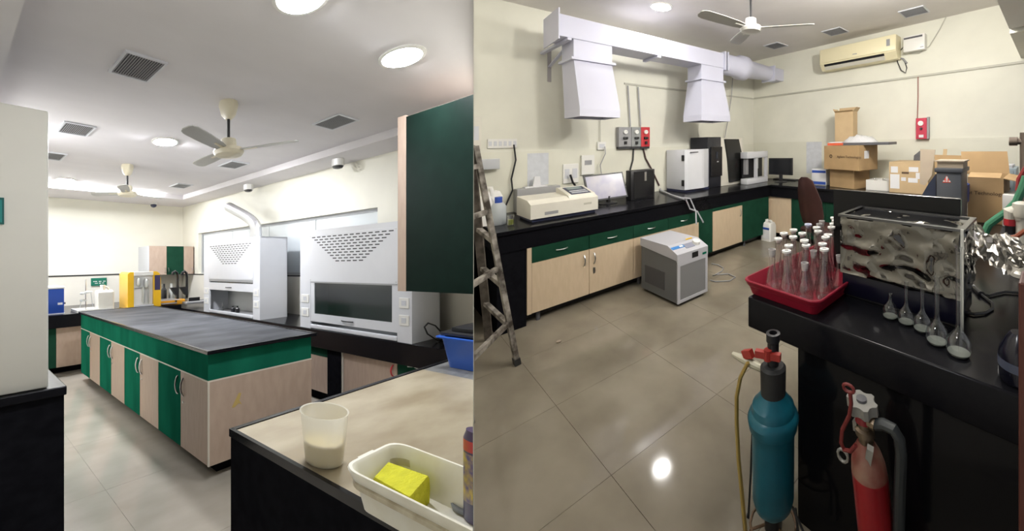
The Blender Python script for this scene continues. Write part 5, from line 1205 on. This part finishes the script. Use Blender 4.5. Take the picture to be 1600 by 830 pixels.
# cable, dark bottle, taps, hose
p = [at(u, v, z=NZ + .008) for u, v in ((1600, 458), (1570, 456), (1545, 462), (1530, 459))]
tag(MB().tube(p, .006, 7).build('thin_cable', BLK, None, True), 'thin black cable running to the right below the foil', 'cable')
p = [at(u, v, z=NZ + .008) for u, v in ((1522, 450), (1535, 462), (1550, 473), (1551, 482), (1540, 489), (1522, 491), (1508, 488))]
t = thing('plug_cable', 'black cable with a moulded plug beside the largest flask', 'cable', p[0]); MB().tube(p, .006, 7).build('cord', BLK, t, True); MB().cyl(p[0], p[0].lerp(p[1], .9), .010, .016, 10).build('plug', BLK, t, True); MB().cyl(p[0], p[0] - (p[1] - p[0]).normalized() * .02, .012, n=8).build('plug_tip', GREYP, t, True)
c = at(1592, 596, z=NZ); hb = at(1592, 520, x=c.x).z - NZ; r_ = .05
t = thing('dark_bottle', 'dark blue bottle cut off by the right border on the near counter', 'bottle', c); MB().lathe(c, [(r_ * .9, .001), (r_, .01), (r_, hb * .5), (r_ * .95, hb * .62), (r_ * .6, hb * .9), (r_ * .4, hb)], 22).build('bottle', mat('near_black_glass', (.006, .006, .014), .2), t, True)
MB().lathe(c, [(r_ + .001, hb * .30), (r_ + .001, hb * .48)], 22, cap0=False, cap1=False).build('label', mat('pale_blue_label', (.06, .07, .11), .4), t, True)
X = 2.5
GH = mat('green_hose', (.05, .22, .12), .4)
tag(MB().tube([at(u, v, x=X) for u, v in ((1604, 276), (1597, 296), (1588, 316), (1572, 332), (1556, 343), (1545, 351), (1538, 366))], .022, 10).build('green_hose', GH, None, True), 'green rubber hose curving down at the right border', 'hose')
wire(((1603, 262), (1592, 280), (1590, 298)), .014, 'red_hose', mat('dull_red_hose', (.30, .03, .03), .4), 'dark red hose behind the green hose', 'hose', x=2.6)
c = at(1597, 345, x=2.25)
t = thing('gas_tap', 'white gas tap with red sleeve at the right border', 'tap', (c.x, c.y, NZ)); TW = mat('ivory_enamel', (.66, .63, .55), .35)
MB().lathe((c.x, c.y, NZ), [(.05, .001), (.05, .02), (.028, .03), (.028, c.z - NZ + .02)], 18).build('pillar', TW, t, True)
p1 = at(1578, 330, x=2.25); MB().tube([Vector((c.x, c.y, c.z + .01)), Vector((c.x, (c.y + p1.y) / 2, p1.z + .02)), p1, Vector((p1.x, p1.y, p1.z - .04))], [.034, .032, .03, .026], 14).build('spout', TW, t, True)
MB().cyl((p1.x, p1.y, p1.z - .04), (p1.x, p1.y, p1.z - .075), .028, n=14).build('red_sleeve', RED, t, True); MB().cyl((p1.x, p1.y, p1.z - .075), (p1.x, p1.y, p1.z - .12), .022, n=14).build('nozzle', BLK, t, True)
MB().lathe((c.x, c.y, c.z), [(.04, .02), (.045, .04), (.04, .09), (.02, .10)], 16).build('handwheel', TW, t, True)
a, b = at(1577, 221, x=2.9), at(1601, 221, x=2.9)
t = thing('swan_neck_tap', 'brownish metal tap outlet high at the right border', 'tap', (b.x, b.y, .90)); BM_ = mat('tarnished_metal', (.22, .18, .15), .4, .7)
MB().cyl(a, a.lerp(b, .55), .030, n=14).build('nozzle', BM_, t, True); MB().cyl(a.lerp(b, .5), b, .022, n=12).build('arm', BM_, t, True); MB().cyl((b.x, b.y, .901), (b.x, b.y, b.z + .06), .026, n=14).build('riser', BM_, t, True)
tag(MB().tube([at(u, v, x=1.9) for u, v in ((1576, 372), (1588, 370), (1602, 360))], .010, 8).build('orange_tube', mat('orange_tube', (.30, .07, .03), .4), None, True), 'short orange tube under the white gas tap', 'tube')

# ---- teal gas cylinder
c = Vector((1.06, .80, 0)); 
def zz_(v): return at(1205, v, x=c.x).z
pc = at(1208, 700, x=c.x); c.y = pc.y; e = at(1238, 700, x=c.x); r = abs(e.y - pc.y) * .97 ; r = r * .93
TEAL = mat('teal_paint', (.006, .090, .130), .32, var=.12, vscale=10)
t = thing('teal_cylinder', 'teal filter cylinder with red valve handles in front of the black counter', 'cylinder', (c.x, c.y, 0))
zb0, zb1, zs, zr_, zc0, zc1 = zz_(812), zz_(786), zz_(665), zz_(648), zz_(612), zz_(572)
zb0, zb1 = zz_(796), zz_(770)
MB().lathe((c.x, c.y, 0), [(r * .45, zb0), (r * .62, zb0 + .006), (r * .9, (zb0 + zb1) / 2), (r, zb1), (r * 1.02, zs), (r * 1.16, zs + .008), (r * 1.24, zr_), (r * 1.16, zr_ + .016), (r * 1.04, zr_ + .024), (r * 1.0, zr_ + .05), (r * .86, zc0 - .03), (r * .6, zc0)], 30).build('vessel', TEAL, t, True)
MB().lathe((c.x, c.y, 0), [(r * .60, zc0 - .005), (r * .62, zc1), (r * .5, zc1 + .01)], 26).build('collar', RUBBER, t, True)
zk = zz_(527); MB().lathe((c.x, c.y, 0), [(r * .28, zc1), (r * .28, zk - .015), (r * .34, zk - .01), (r * .34, zk + .02), (r * .2, zk + .021), (r * .2, zk)], 18).build('valve_stem', BLK, t, True)
RH = mat('red_plastic_handle', (.30, .025, .018), .4)
zh = zz_(549); LV = Vector((.12, -.30, 0)).normalized(); PV_ = Vector((LV.y, -LV.x, 0))
lv = Vector((c.x - r * .34, c.y + r * .05, zh))
MB().obox(lv, LV * r * .62, PV_ * r * .13, (0, 0, .013)).build('lever', RH, t)
MB().cyl(lv - Vector((0, 0, .018)), lv + Vector((0, 0, .022)), r * .2, n=12).build('lever_hub', RH, t, True)
v0 = Vector((c.x, c.y + r * .45, zc1 - .03)); v1 = at(1145, 553, x=c.x - .01)
MB().tube([v0, v0.lerp(v1, .35), v0.lerp(v1, .75), v1], [.012, .017, .015, .009], 10).build('side_valve', mat('pale_brass', (.42, .40, .31), .4, .2), t, True)
vm = v0.lerp(v1, .52)
MB().obox(vm + Vector((0, 0, .032)), (.010, 0, 0), (0, .022, -.010), (0, .008, .014)).build('lever', RH, t)
MB().lathe((c.x, c.y, 0), [(r * .42, zz_(820)), (r * .42, zb0 + .005)], 20).build('foot', BLK, t, True)
MB().tube([(c.x + r * 1.1 * math.cos(k_ * .4488), c.y + r * 1.1 * math.sin(k_ * .4488), zz_(816)) for k_ in range(14)], .005, 6, closed=True).build('stand_ring', mat('rusty_wire', (.16, .10, .06), .5, .6), t, True)
for k_ in range(3):
    a_ = k_ * 2.0944 + .4; MB().tube([(c.x + r * .4 * math.cos(a_), c.y + r * .4 * math.sin(a_), zz_(814)), (c.x + r * 1.1 * math.cos(a_), c.y + r * 1.1 * math.sin(a_), zz_(816)), (c.x + r * 1.5 * math.cos(a_), c.y + r * 1.5 * math.sin(a_), .004)], .005, 6).build('stand_leg', MATS['rusty_wire'], t, True)
h0 = v0.lerp(v1, .45)
hp = [h0] + [at(u, v, x=c.x - .03) for u, v in ((1168, 568), (1157, 590), (1151, 620), (1151, 660), (1154, 720), (1160, 780), (1165, 835))]
hp.append(Vector((hp[-1].x, hp[-1].y, .02)))
tag(MB().tube(hp, .0085, 8).build('amber_tube', mat('amber_tubing', (.36, .25, .07), .35), None, True), 'amber plastic tube hanging from the side valve of the teal cylinder', 'tube')
for k_, pix in enumerate((((1176, 660), (1173, 740), (1168, 835)), ((1243, 795), (1247, 835)), ((1238, 792), (1257, 835)))):
    p = [at(u, v, x=c.x + .03) for u, v in pix]; p.append(Vector((p[-1].x, p[-1].y, .012)))
    tag(MB().tube(p, .005, 6).build('black_wire', RUBBER, None, True), ('black wire running down the left side of the teal cylinder', 'black wire at the lower right of the teal cylinder', 'outer black wire leaning from the lower right of the teal cylinder')[k_], 'wire')
# ---- red extinguisher
X = 1.07; pc = at(1362, 770, x=X); e = at(1392, 770, x=X); r = abs(e.y - pc.y) * .93
LK, LZ = .115, .48
def z2(v): return at(1355, v, x=X).z
t = thing('fire_extinguisher', 'red fire extinguisher with grey hose in front of the black counter', 'extinguisher', (X, pc.y, 0)); y_ = pc.y
EXR = mat('extinguisher_red', (.24, .008, .012), .35, var=.12, vscale=8); EXS = mat('worn_shoulder', (.19, .04, .03), .45, c2=(.25, .14, .10), vscale=14)
zsh, zn, zv = z2(735), z2(690), z2(655)
MB().lathe((X, y_, 0), [(r * .9, .001), (r, .02), (r, zsh)], 28).lean(LK, LZ).build('tank', EXR, t, True); MB().lathe((X, y_, 0), [(r, zsh), (r * .94, zsh + .35 * (zn - zsh)), (r * .75, zsh + .7 * (zn - zsh)), (r * .45, zn)], 28).lean(LK, LZ).build('shoulder', EXS, t, True)
MB().lathe((X, y_, 0), [(r * .42, zn - .005), (r * .42, zn + .02), (r * .55, zn + .022), (r * .55, zn + .04), (r * .38, zn + .045), (r * .38, zv)], 20).lean(LK, LZ).build('valve_body', mat('tarnished_brass', (.20, .15, .10), .4, .7), t, True)
MB().lathe((X, y_, 0), [(r * .5, zv - .01), (r * .42, zv + .012)], 16).lean(LK, LZ).build('red_neck', EXR, t, True)
zw = z2(630); pts = []
for k_ in range(24): a_ = k_ * math.pi / 12; rr_ = r * (.88 if (k_ // 2) % 2 else .70); pts.append((X + rr_ * math.cos(a_), y_ + rr_ * math.sin(a_)))
MB().prism(pts, 'xy', zw - .03, zw).lean(LK, LZ).build('handwheel', GREYP if False else mat('pale_metal', (.24, .235, .215), .5, .2), t, True); MB().lathe((X, y_, 0), [(r * .3, zw), (r * .3, zw + .008), (r * .12, zw + .009)], 14).lean(LK, LZ).build('wheel_nut', DGREY, t, True)
MB().obox((X - r * .6, y_ - r * .35, zn - .02), (.004, 0, .006), (0, r * .18, -.0), (.0, -.01, .035)).lean(LK, LZ).build('tag_plate', mat('pale_metal', (.5, .5, .5)), t)
B(X - r * .25, X + r * .2, y_ + r * .38, y_ + r * .62, zv - .05, zv - .02).lean(LK, LZ).build('nut', MATS['pale_metal'], t)
ho = [at(u, v, x=X) for u, v in ((1368, 663), (1380, 663), (1396, 671), (1405, 686), (1408, 710), (1406, 760), (1404, 835))]; ho.append(Vector((X, ho[-1].y, .25)))
MB().tube(ho, .017, 10).build('hose', mat('grey_rubber', (.028, .032, .033), .5), t, True); MB().cyl(ho[0], ho[0] + Vector((0, .05, 0)), .02, n=10).build('hose_nut', MATS['tarnished_brass'], t, True)
rp = [at(u, v, x=X - .06) for u, v in ((1328, 612), (1330, 630), (1327, 650), (1316, 672), (1314, 692), (1319, 703), (1329, 705), (1337, 696))]
st_ = MB().tube(rp, .0065, 8).build('red_strap', mat('faded_red_strap', (.15, .018, .016), .5), t, True)
q = at(1326, 607, x=X - .06); MB().tube([q + Vector((0, .018 * math.cos(k_ * .5236), .012 * math.sin(k_ * .5236))) for k_ in range(12)], .005, 6, closed=True).build('ring', mat('faded_red_strap', (.4, .06, .05)), st_, True)
q = at(1317, 712, x=X); MB().tube([q + Vector((0, .018 * math.cos(k_ * .5236), .02 * math.sin(k_ * .5236))) for k_ in range(12)], .005, 6, closed=True).build('wall_ring', MATS['pale_metal'], t, True)
